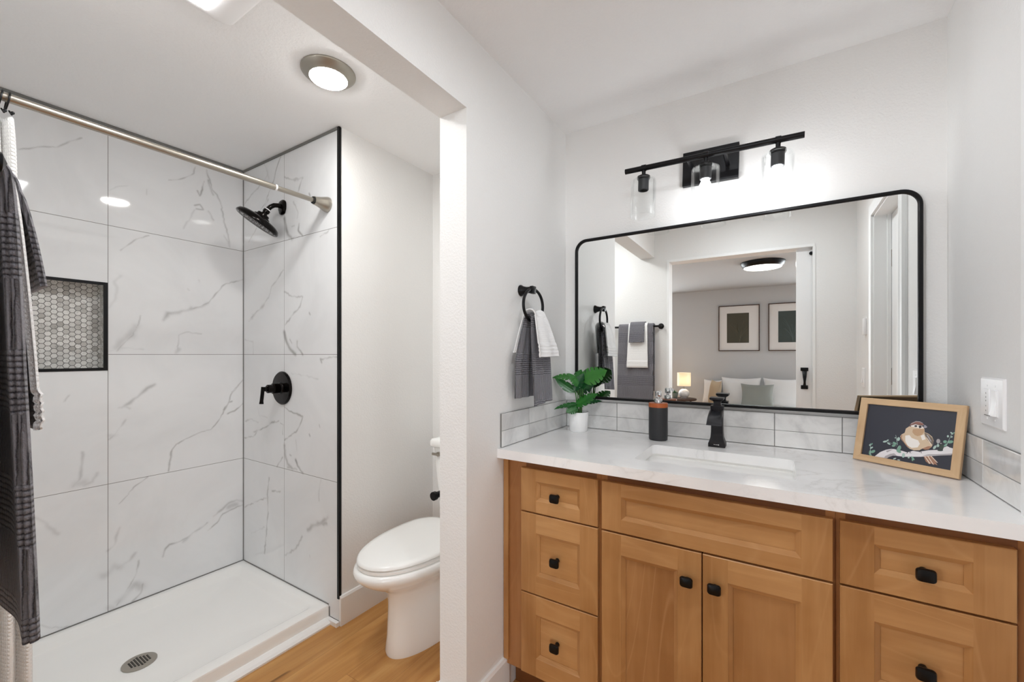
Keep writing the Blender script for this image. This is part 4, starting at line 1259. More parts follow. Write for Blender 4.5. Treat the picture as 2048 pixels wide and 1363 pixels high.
def shaker_door(parent, x0, x1, z0, z1, st, rl, name):
    """one door or drawer front: frame with bevelled inner edge, a child panel; returns the frame"""
    bm = new_bm()
    f = YD
    bv = 0.0018
    b = 0.012
    dp = 0.0085
    xi0, xi1, zi0, zi1 = x0 + st, x1 - st, z0 + rl, z1 - rl
    def q(pts, mi):
        fc = bm.faces.new([bm.verts.new(p) for p in pts])
        fc.material_index = mi
    # stiles (vertical grain) and rails (horizontal grain)
    X0, X1, Z0, Z1 = x0 + bv, x1 - bv, z0 + bv, z1 - bv
    for za, zb in ((Z0, zi0), (zi0, zi1), (zi1, Z1)):
        q([(X0, f, za), (xi0, f, za), (xi0, f, zb), (X0, f, zb)], 0)
        q([(xi1, f, za), (X1, f, za), (X1, f, zb), (xi1, f, zb)], 0)
    q([(xi0, f, Z0), (xi1, f, Z0), (xi1, f, zi0), (xi0, f, zi0)], 1)
    q([(xi0, f, zi1), (xi1, f, zi1), (xi1, f, Z1), (xi0, f, Z1)], 1)
    # inner bevel
    j = [(xi0, f, zi0), (xi1, f, zi0), (xi1, f, zi1), (xi0, f, zi1)]
    s1 = 0.0015
    k1 = [(xi0 + s1, f + 0.002, zi0 + s1), (xi1 - s1, f + 0.002, zi0 + s1), (xi1 - s1, f + 0.002, zi1 - s1), (xi0 + s1, f + 0.002, zi1 - s1)]
    k = [(xi0 + b, f + dp, zi0 + b), (xi1 - b, f + dp, zi0 + b), (xi1 - b, f + dp, zi1 - b), (xi0 + b, f + dp, zi1 - b)]
    k2 = [(p[0], f + dp + 0.003, p[2]) for p in k]
    for A, B in ((j, k1), (k1, k), (k, k2)):
        for i in range(4):
            i2 = (i + 1) % 4
            q([A[i], A[i2], B[i2], B[i]], 1 if i in (0, 2) else 0)
    # outer rounded arris, sides, back
    o1 = [(X0, f, Z0), (X1, f, Z0), (X1, f, Z1), (X0, f, Z1)]
    o2 = [(x0, f + bv, z0), (x1, f + bv, z0), (x1, f + bv, z1), (x0, f + bv, z1)]
    o3 = [(p[0], YF - 0.0006, p[2]) for p in o2]
    for A, B in ((o1, o2), (o2, o3)):
        for i in range(4):
            i2 = (i + 1) % 4
            q([A[i2], A[i], B[i], B[i2]], 1 if i in (0, 2) else 0)
    q(o3, 0)
    bmesh.ops.remove_doubles(bm, verts=bm.verts, dist=1e-6)
    bm.normal_update()
    mid = Vector(((x0 + x1) / 2, (f + YF) / 2, (z0 + z1) / 2))
    for fc in bm.faces:
        c = fc.calc_center_median()
        if abs(fc.normal.y) > 0.2:
            want = -1 if c.y < YF - 0.001 else 1
            if fc.normal.y * want < 0:
                fc.normal_flip()
        else:
            s_ = fc.normal.x * (c.x - mid.x) + fc.normal.z * (c.z - mid.z)
            inner = xi0 - 1e-4 < c.x < xi1 + 1e-4 and zi0 - 1e-4 < c.z < zi1 + 1e-4
            if (s_ < 0) != inner:
                fc.normal_flip()
    d = obj(name, bm, ['woodv', 'woodh'], parent, 0, recalc=False)
    bm = new_bm()
    add_box(bm, xi0 + b - 0.0005, xi1 - b + 0.0005, f + dp + 0.0025, f + dp + 0.0075, zi0 + b - 0.0005, zi1 - b + 0.0005)
    obj('panel', bm, 'woodp' if (z1 - z0) > 0.4 else 'woodh', d, 0)
    return d

def knob(parent, x, z):
    bm = new_bm()
    y = YD
    def r(w, h, d, rr):
        return [(x + a, y - d, z + b_) for a, b_ in rrect(-w / 2, w / 2, -h / 2, h / 2, rr, 4)]
    loft(bm, [r(0.016, 0.016, -0.007, .0075), r(0.0125, 0.0125, 0.004, .006), r(0.0125, 0.0125, 0.0095, .006), r(0.026, 0.022, 0.0125, .007), r(0.0345, 0.0295, 0.018, .0075), r(0.035, 0.030, 0.021, .0075),
              r(0.031, 0.026, 0.0255, .007), r(0.014, 0.010, 0.0285, .0045)], True, True)
    return obj('knob', bm, 'knob', parent, 35)

def carcass(t, x0, x1, fr0, fr1, mids):
    """hollow cabinet box: sides, bottom, back, toe board; face frame with rails"""
    bm = new_bm()
    th = 0.016
    yb = YM - 0.012
    add_box(bm, x0, x0 + th, YF + 0.019, yb, CAB_B, CB - 0.002)
    add_box(bm, x1 - th, x1, YF + 0.019, yb, CAB_B, CB - 0.002)
    add_box(bm, x0 + th, x1 - th, YF + 0.019, yb, CAB_B, CAB_B + th)
    add_box(bm, x0 + th, x1 - th, yb - 0.006, yb, CAB_B + th, CB - 0.002)
    obj('box', bm, 'woodframe', t, 0)
    bm = new_bm()
    top = CB - 0.0012
    add_box(bm, x0, fr0, YF, YF + 0.019, CAB_B, top, mi=0)
    add_box(bm, fr1, x1, YF, YF + 0.019, CAB_B, top, mi=0)
    for a, b in mids:
        add_box(bm, fr0, fr1, YF, YF + 0.019, a, b, mi=1)
    obj('face_frame', bm, ['woodframe', 'woodedge'], t, 0)
    bm = new_bm()
    add_box(bm, x0 + 0.002, x1 - 0.002, YF + 0.075, YF + 0.09, 0.0, CAB_B + 0.001)
    obj('toe_board', bm, 'woodedge', t, 0)

LX0, LX1, SX1, RX1 = XP1 + 0.002, -0.4805, 0.1255, XR - 0.002
YC = (YF + YM) / 2
rails3 = [(CB - 0.052, CB - 0.001), (0.695, 0.72), (0.402, 0.43), (CAB_B, 0.142)]
# left drawer base
t = thing('vanity_drawer_base', 'left maple vanity base with three drawers and black knobs beside the partition', 'vanity cabinet', ((LX0 + LX1) / 2, YC, 0), 'maple vanity cabinets under the quartz top')
carcass(t, LX0, LX1, -0.765, -0.497, rails3)
for z0, z1, kz in ((0.7085, 0.861, 0.778), (0.4215, 0.7035, 0.560), (0.130, 0.4165, 0.272)):
    d = shaker_door(t, -0.7765, -0.487, z0, z1, 0.062, 0.0415 if z1 - z0 < 0.2 else 0.066, 'drawer')
    knob(d, -0.634, kz)
bm = new_bm()
add_box(bm, LX0 + 0.0005, LX0 + 0.021, YF - 0.009, YF - 0.0005, CAB_B + 0.02, CB - 0.0015, 0.0015)
obj('scribe_strip', bm, 'woodv', t, 0)
# sink base
t = thing('vanity_sink_base', 'middle maple vanity base with two doors under a false drawer front', 'vanity cabinet', ((LX1 + SX1) / 2, YC, 0), 'maple vanity cabinets under the quartz top')
carcass(t, LX1 + 0.0005, SX1 - 0.0005, LX1 + 0.02, SX1 - 0.02, [(CB - 0.052, CB - 0.001), (0.695, 0.72), (CAB_B, 0.142)])
shaker_door(t, -0.474, 0.119, 0.707, 0.8605, 0.064, 0.0405, 'false_front')
d = shaker_door(t, -0.474, -0.1785, 0.130, 0.7015, 0.064, 0.064, 'door')
knob(d, -0.216, 0.619)
d = shaker_door(t, -0.1755, 0.119, 0.130, 0.7015, 0.064, 0.064, 'door')
knob(d, -0.144, 0.619)
# right drawer base
t = thing('vanity_drawer_base', 'right maple vanity base with drawers and black knobs beside the right wall', 'vanity cabinet', ((SX1 + RX1) / 2, YC, 0), 'maple vanity cabinets under the quartz top')
carcass(t, SX1, RX1, 0.145, 0.43, rails3)
for z0, z1, kz in ((0.7085, 0.861, 0.778), (0.4215, 0.7035, 0.558), (0.130, 0.4165, 0.272)):
    d = shaker_door(t, 0.1325, 0.4235, z0, z1, 0.064, 0.0415 if z1 - z0 < 0.2 else 0.066, 'drawer')
    knob(d, 0.281, kz)

# ------------------------------------------------------------------ countertop with the sink opening
SK = (-0.396, 0.049, 1.378, 1.640)
bm = new_bm()
YCF = 1.262
outer = [(XP1 + 0.0008, YCF), (XR - 0.0008, YCF), (XR - 0.0008, YM - 0.0008), (XP1 + 0.0008, YM - 0.0008)]
inner = rrect(*SK, 0.022, 6)
def hole_plate(z):
    vo = [bm.verts.new((x, y, z)) for x, y in outer]
    vi = [bm.verts.new((x, y, z)) for x, y in inner]
    es = [bm.edges.new((a[i], a[(i + 1) % len(a)])) for a in (vo, vi) for i in range(len(a))]
    bmesh.ops.triangle_fill(bm, use_beauty=True, edges=es)
    return vo, vi
a_, b_ = hole_plate(CT)
c_, d_ = hole_plate(CB)
edge_front = []
for A, B in ((a_, c_), (b_, d_)):
    for i in range(len(A)):
        j = (i + 1) % len(A)
        bm.faces.new((A[i], A[j], B[j], B[i]))
bm.edges.ensure_lookup_table()
es = [e for e in bm.edges if len(e.link_faces) == 2 and abs(e.verts[0].co.z - e.verts[1].co.z) < 1e-6 and abs(e.calc_face_angle(0) - PI / 2) < 0.1 and (e.verts[0].co.z > CT - 1e-4 or e.verts[0].co.y < YCF + 1e-4)]
bmesh.ops.bevel(bm, geom=es, offset=0.0022, segments=2, profile=0.5, affect='EDGES')
o = obj('countertop', bm, 'quartz', None, 40)
tag(o, 'white quartz vanity countertop with a rectangular sink opening', 'countertop')

# sink basin under the opening
t = thing('undermount_sink', 'white rectangular sink basin set under the quartz countertop', 'sink', (-0.174, 1.51, CB - 0.13))
bm = new_bm()
def sr(i, z, r):
    return [(x, y, z) for x, y in rrect(SK[0] + i, SK[1] - i, SK[2] + i, SK[3] - i, r, 6)]
zs = CB - 0.0006
loft(bm, [sr(-0.022, zs - 0.009, .03), sr(-0.022, zs, .03), sr(-0.008, zs, .026), sr(-0.006, zs - 0.008, .026), sr(0.006, zs - 0.05, .03), sr(0.018, zs - 0.10, .045), sr(0.045, zs - 0.124, .06), sr(0.085, zs - 0.130, .04), sr(0.115, zs - 0.132, .015)], True, True)
# underside shell
obj('basin', bm, 'porcelain', t, 60)
bm = new_bm()
add_lathe(bm, [(0, 0), (0.024, 0), (0.024, 0.002), (0.019, 0.0035), (0.016, 0.001), (0, 0.001)], (-0.174, 1.51, zs - 0.1318), seg=28)
obj('sink_drain', bm, 'blackfaucet', t)
bm = new_bm()
add_lathe(bm, [(0, 0), (0.0065, 0), (0.0065, 0.0015), (0, 0.0015)], (-0.345, SK[3] - 0.0075, zs - 0.022), (0, -1, 0.15), 20)
obj('overflow_hole', bm, 'grey', t)

# ------------------------------------------------------------------ backsplash tile
def splash(name, label, cells, to3d, nrm, caps):
    """cells: list of (u0,u1,z0,z1,shade); grout backing plus one raised glazed tile per cell"""
    bm = new_bm()
    sh = bm.faces.layers.float.new('shade')
    u0 = min(c[0] for c in cells); u1 = max(c[1] for c in cells)
    z0 = min(c[2] for c in cells); z1 = max(c[3] for c in cells)
    P = lambda u, z, d: Vector(to3d(u, z)) + Vector(nrm) * d
    loft(bm, [[P(u, z, 0.0004) for u, z in ((u0, z0), (u1, z0), (u1, z1), (u0, z1))], [P(u, z, 0.0065) for u, z in ((u0, z0), (u1, z0), (u1, z1), (u0, z1))]], True, True, 1)
    for a0, a1, b0, b1, s in cells:
        g = 0.0012
        n = len(bm.faces)
        ring = lambda i, d: [P(u, z, d) for u, z in ((a0 + g + i, b0 + g + i), (a1 - g - i, b0 + g + i), (a1 - g - i, b1 - g * 0.2 - i), (a0 + g + i, b1 - g * 0.2 - i))]
        loft(bm, [ring(0, 0.003), ring(0, 0.0075), ring(0.0012, 0.0086)], False, True)
        bm.faces.ensure_lookup_table()
        for f in bm.faces[n:]:
            f[sh] = s
    o = obj(name, bm, ['splash', 'grout'], None, 0)
    return tag(o, label, 'backsplash', 'white tile backsplash around the countertop')
Z0, Z1, Z2 = CT + 0.001, 0.984, 1.048
xs = [XP1 + 0.010, -0.605, -0.004, 0.196, XR - 0.010]
splash('tile_backsplash', 'long white tile backsplash under the mirror', [(a, b, z0, z1, s) for (a, b, ss) in ((xs[0], xs[1], (.25, .3)), (xs[1], xs[2], (.12, .05)), (xs[2], xs[3], (.0, .05)), (xs[3], xs[4], (.1, .15))) for z0, z1, s in ((Z0, Z1, ss[0]), (Z1, Z2, ss[1]))],
       lambda u, z: (u, YM, z), (0, -1, 0), None)
splash('tile_backsplash', 'short white tile backsplash on the partition below the towel ring', [(a, b, z0, z1, s) for (a, b, ss) in ((1.282, 1.484, (.05, .5)), (1.484, YM - 0.0005, (.35, .2))) for z0, z1, s in ((Z0, Z1, ss[0]), (Z1, Z2, ss[1]))],
       lambda u, z: (XP1, u, z), (1, 0, 0), None)
splash('tile_backsplash', 'short white tile backsplash on the right wall below the light switch', [(a, b, z0, z1, s) for (a, b, ss) in ((1.282, 1.555, (.0, .35)), (1.555, YM - 0.0005, (.5, .15))) for z0, z1, s in ((Z0, Z1, ss[0]), (Z1, Z2, ss[1]))],
       lambda u, z: (XR, u, z), (-1, 0, 0), None)

# ------------------------------------------------------------------ faucet
FX, FY = -0.186, 1.742
t = thing('faucet', 'matte black single lever bathroom faucet behind the sink', 'faucet', (FX, FY, CT))
def sq(w, d, z, r=0.003, oy=0.0):
    return [(x, y, z) for x, y in rrect(FX - w / 2, FX + w / 2, FY - d / 2 + oy, FY + d / 2 + oy, r, 3)]
bm = new_bm()
z = CT + 0.0003
loft(bm, [sq(.057, .057, z), sq(.057, .057, z + .012), sq(.050, .050, z + .022), sq(.043, .043, z + .034), sq(.040, .040, z + .055), sq(.039, .039, z + .085), sq(.040, .040, z + .128), sq(.043, .043, z + .145), sq(.043, .043, z + .152)], True, True)
obj('faucet_body', bm, 'blackfaucet', t, 30)
bm = new_bm()
# open waterfall spout bending down towards the basin
rings = []
for s in np.linspace(0, 1, 12):
    a = s * 1.15
    y = FY - 0.012 - 0.088 * math.sin(a) / math.sin(1.15)
    zz = CT + 0.135 - 0.062 * (1 - math.cos(a)) / (1 - math.cos(1.15)) * 0.62
    w = 0.040 + 0.010 * s
    h = 0.020 - 0.011 * s
    ty, tz = -math.cos(a * 0.85), -math.sin(a * 0.85)
    ny, nz = tz, -ty
    pr = [(-w / 2, -h), (w / 2, -h), (w / 2, 0.004), (w / 2 - 0.004, 0.004), (w / 2 - 0.006, -0.001), (0, -0.003), (-w / 2 + 0.006, -0.001), (-w / 2 + 0.004, 0.004), (-w / 2, 0.004)]
    rings.append([(FX + u, y - ny * v, zz + nz * v) for u, v in pr])
loft(bm, rings, True, True)
obj('spout', bm, 'blackfaucet', t, 40)
bm = new_bm()
loft(bm, [sq(.030, .030, z + .151), sq(.024, .024, z + .158), sq(.026, .026, z + .168, .003, 0.001), sq(.044, .050, z + .174, .003, -.006), sq(.047, .056, z + .177, .003, -.008), sq(.047, .056, z + .183, .003, -.008)], True, True)
obj('lever_handle', bm, 'blackfaucet', t, 30)
bm = new_bm()
for k, (dx, w, h) in enumerate(((-.009, .0018, .0024), (-.0062, .002, .0020), (-.0034, .0008, .0024), (-.0014, .0018, .0020), (.0012, .0020, .0024))):
    add_box(bm, FX + dx, FX + dx + w, FY - .0289, FY - .0283, z + .0082, z + .0082 + h)
add_lathe(bm, [(0, 0), (.0022, 0), (.0022, .0006), (0, .0006)], (FX + .0068, FY - .0283, z + .0094), (0, -1, 0), 12)
obj('maker_mark', bm, 'plastic', t, 0)

# ------------------------------------------------------------------ soap dispenser
QX, QY = -0.402, 1.745
t = thing('soap_dispenser', 'black soap dispenser with an orange wood cap and steel pump', 'soap dispenser', (QX, QY, CT))
bm = new_bm()
add_lathe(bm, [(0, 0.0004), (0.033, 0.0004), (0.0355, 0.003), (0.0365, 0.03), (0.0365, 0.132), (0, 0.132)], (QX, QY, CT), seg=48)
obj('bottle', bm, 'dispenser', t)
bm = new_bm()
add_lathe(bm, [(0, 0.1322), (0.0370, 0.1322), (0.0370, 0.147), (0.0355, 0.149), (0, 0.149)], (QX, QY, CT), seg=48)
obj('wood_cap', bm, 'copper', t)
bm = new_bm()
add_lathe(bm, [(0, 0.1492), (0.0155, 0.1492), (0.0155, 0.163), (0.0145, 0.165), (0.006, 0.166), (0.006, 0.173), (0.0115, 0.1735), (0.0125, 0.176), (0.0125, 0.192), (0.0105, 0.197), (0, 0.198)], (QX, QY, CT), seg=36)
obj('pump', bm, 'steel', t)
bm = new_bm()
add_tube(bm, [(QX + 0.002, QY - 0.004, CT + 0.188), (QX + 0.008, QY - 0.022, CT + 0.191), (QX + 0.012, QY - 0.036, CT + 0.188), (QX + 0.0135, QY - 0.042, CT + 0.181)], [0.0062, 0.0058, 0.005, 0.0045], 14)
obj('pump_nozzle', bm, 'steel', t)

# ------------------------------------------------------------------ potted plant
BX, BY = -0.752, 1.752
t = thing('potted_plant', 'leafy green plant in a white pot in the counter corner', 'plant', (BX, BY, CT))
bm = new_bm()
add_lathe(bm, [(0, 0.0004), (0.037, 0.0004), (0.0405, 0.003), (0.0455, 0.086), (0.0445, 0.087), (0.043, 0.086), (0.0415, 0.075), (0, 0.075)], (BX, BY, CT), seg=48)
obj('pot', bm, 'pot', t, 50)
bm = new_bm()
add_lathe(bm, [(0.042, 0.0745), (0.042, 0.077), (0.025, 0.079), (0, 0.080)], (BX, BY, CT), seg=24)
for v in bm.verts:
    v.co.z += random.uniform(-.001, .0015)
obj('soil', bm, 'soil', t)
# leaf outline: half width along the midrib (0 = stalk end, 1 = tip), with cut notches
OUT = [(0.0, 0.0), (-0.06, 0.16), (0.02, 0.36), (0.14, 0.46), (0.16, 0.22), (0.21, 0.47), (0.33, 0.50), (0.36, 0.22), (0.40, 0.48), (0.52, 0.45), (0.54, 0.20), (0.59, 0.42), (0.70, 0.35), (0.72, 0.16), (0.76, 0.29), (0.88, 0.16), (1.0, 0.0)]
SMOOTH = [(0.0, 0.0), (-0.05, 0.15), (0.03, 0.33), (0.15, 0.44), (0.3, 0.48), (0.42, 0.46), (0.46, 0.30), (0.5, 0.42), (0.62, 0.36), (0.76, 0.25), (0.9, 0.11), (1.0, 0.0)]
def leaf(base, tip, up, width, curl=0.15, fold=0.25, outline=OUT, root=None):
    b, e = Vector(base), Vector(tip)
    ax = e - b
    L = ax.length
    ax.normalize()
    n = Vector(up)
    n = (n - ax * n.dot(ax)).normalized()
    sd = ax.cross(n)
    bm = new_bm()
    KS = (-1, -0.75, -0.5, -0.25, 0, 0.25, 0.5, 0.75, 1)
    both = []
    for off in (0.0, -0.0006):
        rows = []
        for s, w in outline:
            row = []
            for k in KS:
                ss = s if abs(k) > 0.4 else max(s, 0.0)
                # the blade sweeps forward along its side veins towards the edge
                fw = 0.10 * (abs(k) ** 1.5) * (w / 0.5)
                u = k * w * width * L
                h = abs(k * w) * fold * L * 0.6 - curl * L * (s ** 2) - 0.25 * L * (k * w) ** 2 + off
                row.append(bm.verts.new(b + ax * (min(ss + fw * (1 - s), 1.0) * L) + sd * u + n * h))
            rows.append(row)
        both.append(rows)
        for A, B in zip(rows, rows[1:]):
            for k in range(len(KS) - 1):
                q4 = (A[k], A[k + 1], B[k + 1], B[k])
                bm.faces.new(q4 if off == 0 else q4[::-1])
    for k_ in (0, len(KS) - 1):
        for (a1, a2), (c1, c2) in zip(zip(both[0], both[0][1:]), zip(both[1], both[1][1:])):
            bm.faces.new((a1[k_], a2[k_], c2[k_], c1[k_]))
    lo = obj('leaf', bm, 'leaf', t, 80, recalc=False)
    r = Vector(root or (BX + random.uniform(-.012, .012), BY + random.uniform(-.012, .012), CT + 0.077))
    m = (r + b) / 2 + Vector((0, 0, 0.012))
    pts = [r, r.lerp(m, 0.5) + Vector((0, 0, .006)), m, m.lerp(b, 0.55) + Vector((0, 0, .002)), b + ax * 0.004]
    bm = new_bm()
    add_tube(bm, pts, [0.0026, 0.0022, 0.0019, 0.0017, 0.0012], 8)
    obj('stem', bm, 'stem', lo, 60)
R_ = Vector((math.cos(YAW), math.sin(YAW), 0))        # handy horizontal directions for posing the leaves
F_ = Vector((-math.sin(YAW), math.cos(YAW), 0))
C0 = Vector((BX, BY, CT))
def at(r, f, z):
    return C0 + R_ * r + F_ * f + Vector((0, 0, z))
N_ = -F_ * 0.75 + Vector((0, 0, 0.65))
UP = Vector((0, 0, 1))
leaf(at(0.018, -0.012, 0.232), at(0.124, -0.02, 0.276), N_, 0.85, 0.04, 0.15)                             # large centre leaf
leaf(at(-0.018, -0.01, 0.240), at(-0.117, 0.012, 0.256), UP - F_ * .7, 0.5, 0.22, 0.2)                      # upper left
leaf(at(-0.016, -0.005, 0.180), at(-0.110, 0.01, 0.240), -UP * .5 - F_ * .8 + R_ * .2, 0.42, 0.08, 0.5, SMOOTH)   # dark underside, left
leaf(at(-0.016, -0.02, 0.185), at(0.022, -0.012, 0.262), -F_ - R_ * .75, 0.6, 0.06, 0.5)                    # upright centre
leaf(at(-0.012, -0.04, 0.120), at(0.072, -0.055, 0.178), -F_ * .55 + UP * .8, 0.62, 0.1, 0.25)              # low front right
leaf(at(-0.016, -0.035, 0.126), at(-0.115, -0.04, 0.110), -F_ * .45 + UP, 0.36, 0.10, 0.3)                  # low left, long
leaf(at(-0.014, -0.040, 0.114), at(-0.062, -0.055, 0.092), -F_ * .9 + UP * .4, 0.9, 0.08, 0.1)              # low left, broad
leaf(at(0.028, 0.008, 0.196), at(0.116, 0.015, 0.256), -F_ * .8 - UP * .6, 0.45, 0.06, 0.35)                # leaning right, underside
leaf(at(0.024, 0.012, 0.124), at(0.112, 0.02, 0.140), -F_ * .5 + UP * .9, 0.42, 0.12, 0.25)                 # low right
leaf(at(0.0, 0.025, 0.215), at(0.02, 0.058, 0.272), F_ + UP * .4, 0.85, 0.1, 0.2)                           # towards the mirror
leaf(at(0.01, 0.022, 0.170), at(0.085, 0.050, 0.222), F_ * .8 + UP * .6, 0.7, 0.1, 0.2)                     # towards the mirror, right
leaf(at(-0.005, -0.018, 0.205), at(-0.045, -0.02, 0.262), -F_ + R_ * .5, 0.55, 0.1, 0.3)                    # behind the centre leaf
leaf(at(0.006, -0.012, 0.205), at(0.04, -0.03, 0.215), -F_ * .9 + UP * .5, 1.0, 0.1, 0.2, SMOOTH)           # small, under the centre leaf

# ------------------------------------------------------------------ framed bird print, leaning
e1 = Vector((0.83082512, -0.55653357, 0)); e2 = Vector((0.13508912, 0.2015423, 0.97011939)); e2.normalize()
e3 = e1.cross(e2)
t = thing('framed_print', 'oak framed print of a small brown bird leaning on the counter', 'picture frame', (0.2125, 1.7535, CT + 0.0040))
t.rotation_euler = Matrix((e1, e2, e3)).transposed().to_euler()
FW, FH, FM = 0.252, 0.204, 0.0195
bm = new_bm()
def fprof(i):
    # outer back, outer front, inner front, inner lip
    return [(0.0, 0.0), (0.0, 0.0185 - .0015), (0.0015, 0.0185), (FM - 0.004, 0.0175), (FM, 0.0155), (FM, 0.004), (FM - 0.006, 0.0)]
rings = []
for sx, sy in ((0, 0), (1, 0), (1, 1), (0, 1)):
    rings.append([((u if sx == 0 else FW - u), (u if sy == 0 else FH - u), (h - 0.0185) * 0.68) for u, h in fprof(0)])
R4 = [[bm.verts.new(p) for p in r] for r in rings]
for i in range(4):
    A, B = R4[i], R4[(i + 1) % 4]
    for k in range(7):
        f = bm.faces.new((A[k], A[(k + 1) % 7], B[(k + 1) % 7], B[k]))
        f.material_index = i % 2
obj('frame', bm, ['oakframe', wood('natural oak picture frame sides', (206, 174, 136), (180, 145, 106), (222, 194, 158), 'y', 0.5, 2.2)], t, 25, local=True)
ART = {'bg': (40, 42, 54), 'branch': (224, 220, 222), 'shade': (168, 162, 164), 'tail': (160, 116, 92), 'cream': (222, 206, 190), 'body': (206, 182, 154), 'belly': (234, 228, 222), 'breast': (186, 150, 116),
       'wing': (112, 98, 88), 'cap': (138, 92, 80), 'dark': (38, 36, 44), 'beak': (150, 148, 158), 'green': (118, 160, 140), 'pale': (170, 192, 184), 'dkgreen': (52, 66, 58)}
keys = list(ART)
mats = [mat('print ink ' + k, ART[k], 0.35) for k in keys]
bm = new_bm()
add_box(bm, FM - 0.004, FW - FM + 0.004, FM - 0.004, FH - FM + 0.004, -0.0110, -0.0085)
for f in bm.faces:
    f.material_index = 0
lo_, hi_ = (FM, FM), (FW - FM, FH - FM)
for k, (col, pts) in enumerate(BIRD):
    pts = clip_poly(pts, lo_, hi_)
    if len(pts) < 3:
        continue
    zz = -0.0085 + 0.00004 + k * 0.000012
    vs2 = [bm.verts.new((x, y, zz)) for x, y in pts]
    f = bm.faces.new(vs2)
    f.normal_update()
    if f.normal.z < 0:
        f.normal_flip()
    f.material_index = keys.index(col)
obj('print', bm, mats, t, 0, local=True, recalc=False)
bm = new_bm()
add_box(bm, 0.004, FW - 0.004, 0.004, FH - 0.004, -0.0134, -0.0127)
obj('backing_board', bm, mat('brown backing board', (120, 96, 72), 0.8), t, 0, local=True)
# ------------------------------------------------------------------ wall mirror
MX0, MX1, MZ0, MZ1, MRAD = -0.801, 0.398, 1.062, 1.803, 0.055
t = thing('wall_mirror_framed', 'large rounded rectangular mirror with a thin black frame over the countertop', 'mirror', ((MX0 + MX1) / 2, YM, MZ0))
bm = new_bm()
def mr(i, y):
    return [(x, y, z) for x, z in rrect(MX0 + i, MX1 - i, MZ0 + i, MZ1 - i, max(MRAD - i, .004), 12)]
loft(bm, [mr(0.001, YM - 0.0006), mr(0, YM - 0.004), mr(0, YM - 0.026), mr(0.002, YM - 0.028), mr(0.009, YM - 0.028), mr(0.0105, YM - 0.0265), mr(0.0115, YM - 0.022), mr(0.0125, YM - 0.0185)])
obj('mirror_frame', bm, 'black', t, 35)
bm = new_bm()
loft(bm, [mr(0.002, YM - 0.0186), mr(0.002, YM - 0.002)], True, True)
obj('mirror_glass', bm, 'mirror', t, 0)

# ------------------------------------------------------------------ three-lamp vanity light (hung slightly out of level)
LCX, LCZ = -0.2209, 2.0225
t = thing('vanity_light', 'black three shade wall light with two lit bulbs above the mirror', 'wall light', (LCX, YM, LCZ), rot=(0, math.radians(1.45), 0))
LD = 0.146
bm = new_bm()
add_box(bm, -0.1035, 0.1005, -0.022, -0.0006, -0.068, 0.068, 0.0015)
obj('back_plate', bm, 'black', t, 0, local=True)
for s in (-1, 1):
    bm = new_bm()
    add_tube(bm, [(s * 0.062, -0.02, -0.01), (s * 0.062, -0.08, -0.012), (s * 0.062, -LD + 0.01, -0.012)], 0.0075, 14)
    obj('bracket_arm', bm, 'black', t, 50, local=True)
bm = new_bm()
add_tube(bm, [(-0.303, -LD, -0.012), (0.303, -LD, -0.012)], 0.0105, 24)
obj('bar', bm, 'black', t, 40, local=True)
for k, dx in enumerate((-0.2280, 0.001, 0.2285)):
    bm = new_bm()
    add_tube(bm, [(dx - 0.0085, -LD, -0.012), (dx + 0.0085, -LD, -0.012)], 0.0128, 24)
    add_lathe(bm, [(0, 0.0), (0.0075, 0.0), (0.0075, 0.03), (0, 0.03)], (dx, -LD, -0.049), seg=20)
    add_lathe(bm, [(0, 0), (0.024, 0.0), (0.026, 0.004), (0.025, 0.011), (0.016, 0.016), (0, 0.016)], (dx, -LD, -0.057), seg=32)
    hd_ = obj('lamp_holder', bm, 'black', t, 40, local=True)
    bm = new_bm()
    add_lathe(bm, [(0, 0.0), (0.0205, 0.0), (0.0205, -0.042), (0.0185, -0.044), (0.017, -0.044), (0.016, -0.02), (0, -0.02)], (dx, -LD, -0.0585), seg=32)
    obj('socket', bm, 'dispenser', hd_, 40, local=True)
    bm = new_bm()
    add_lathe(bm, [(0.021, 0.0), (0.040, 0.0), (0.0465, -0.003), (0.0495, -0.010), (0.0495, -0.148), (0.0480, -0.1495), (0.0465, -0.148), (0.0465, -0.012), (0.044, -0.006), (0.038, -0.0035), (0.021, -0.0035)], (dx, -LD, -0.0575), seg=48)
    sh_ = obj('glass_shade', bm, 'glass', t, 40, local=True)
    if k > 0:
        bm = new_bm()
        add_lathe(bm, [(0.0, -0.030), (0.012, -0.031), (0.0125, -0.048), (0.016, -0.056), (0.0225, -0.072), (0.0245, -0.088), (0.0225, -0.106), (0.016, -0.118), (0.008, -0.124), (0, -0.126)], (dx, -LD, -0.057), seg=28)
        obj('bulb', bm, 'bulb', hd_, 60, local=True)

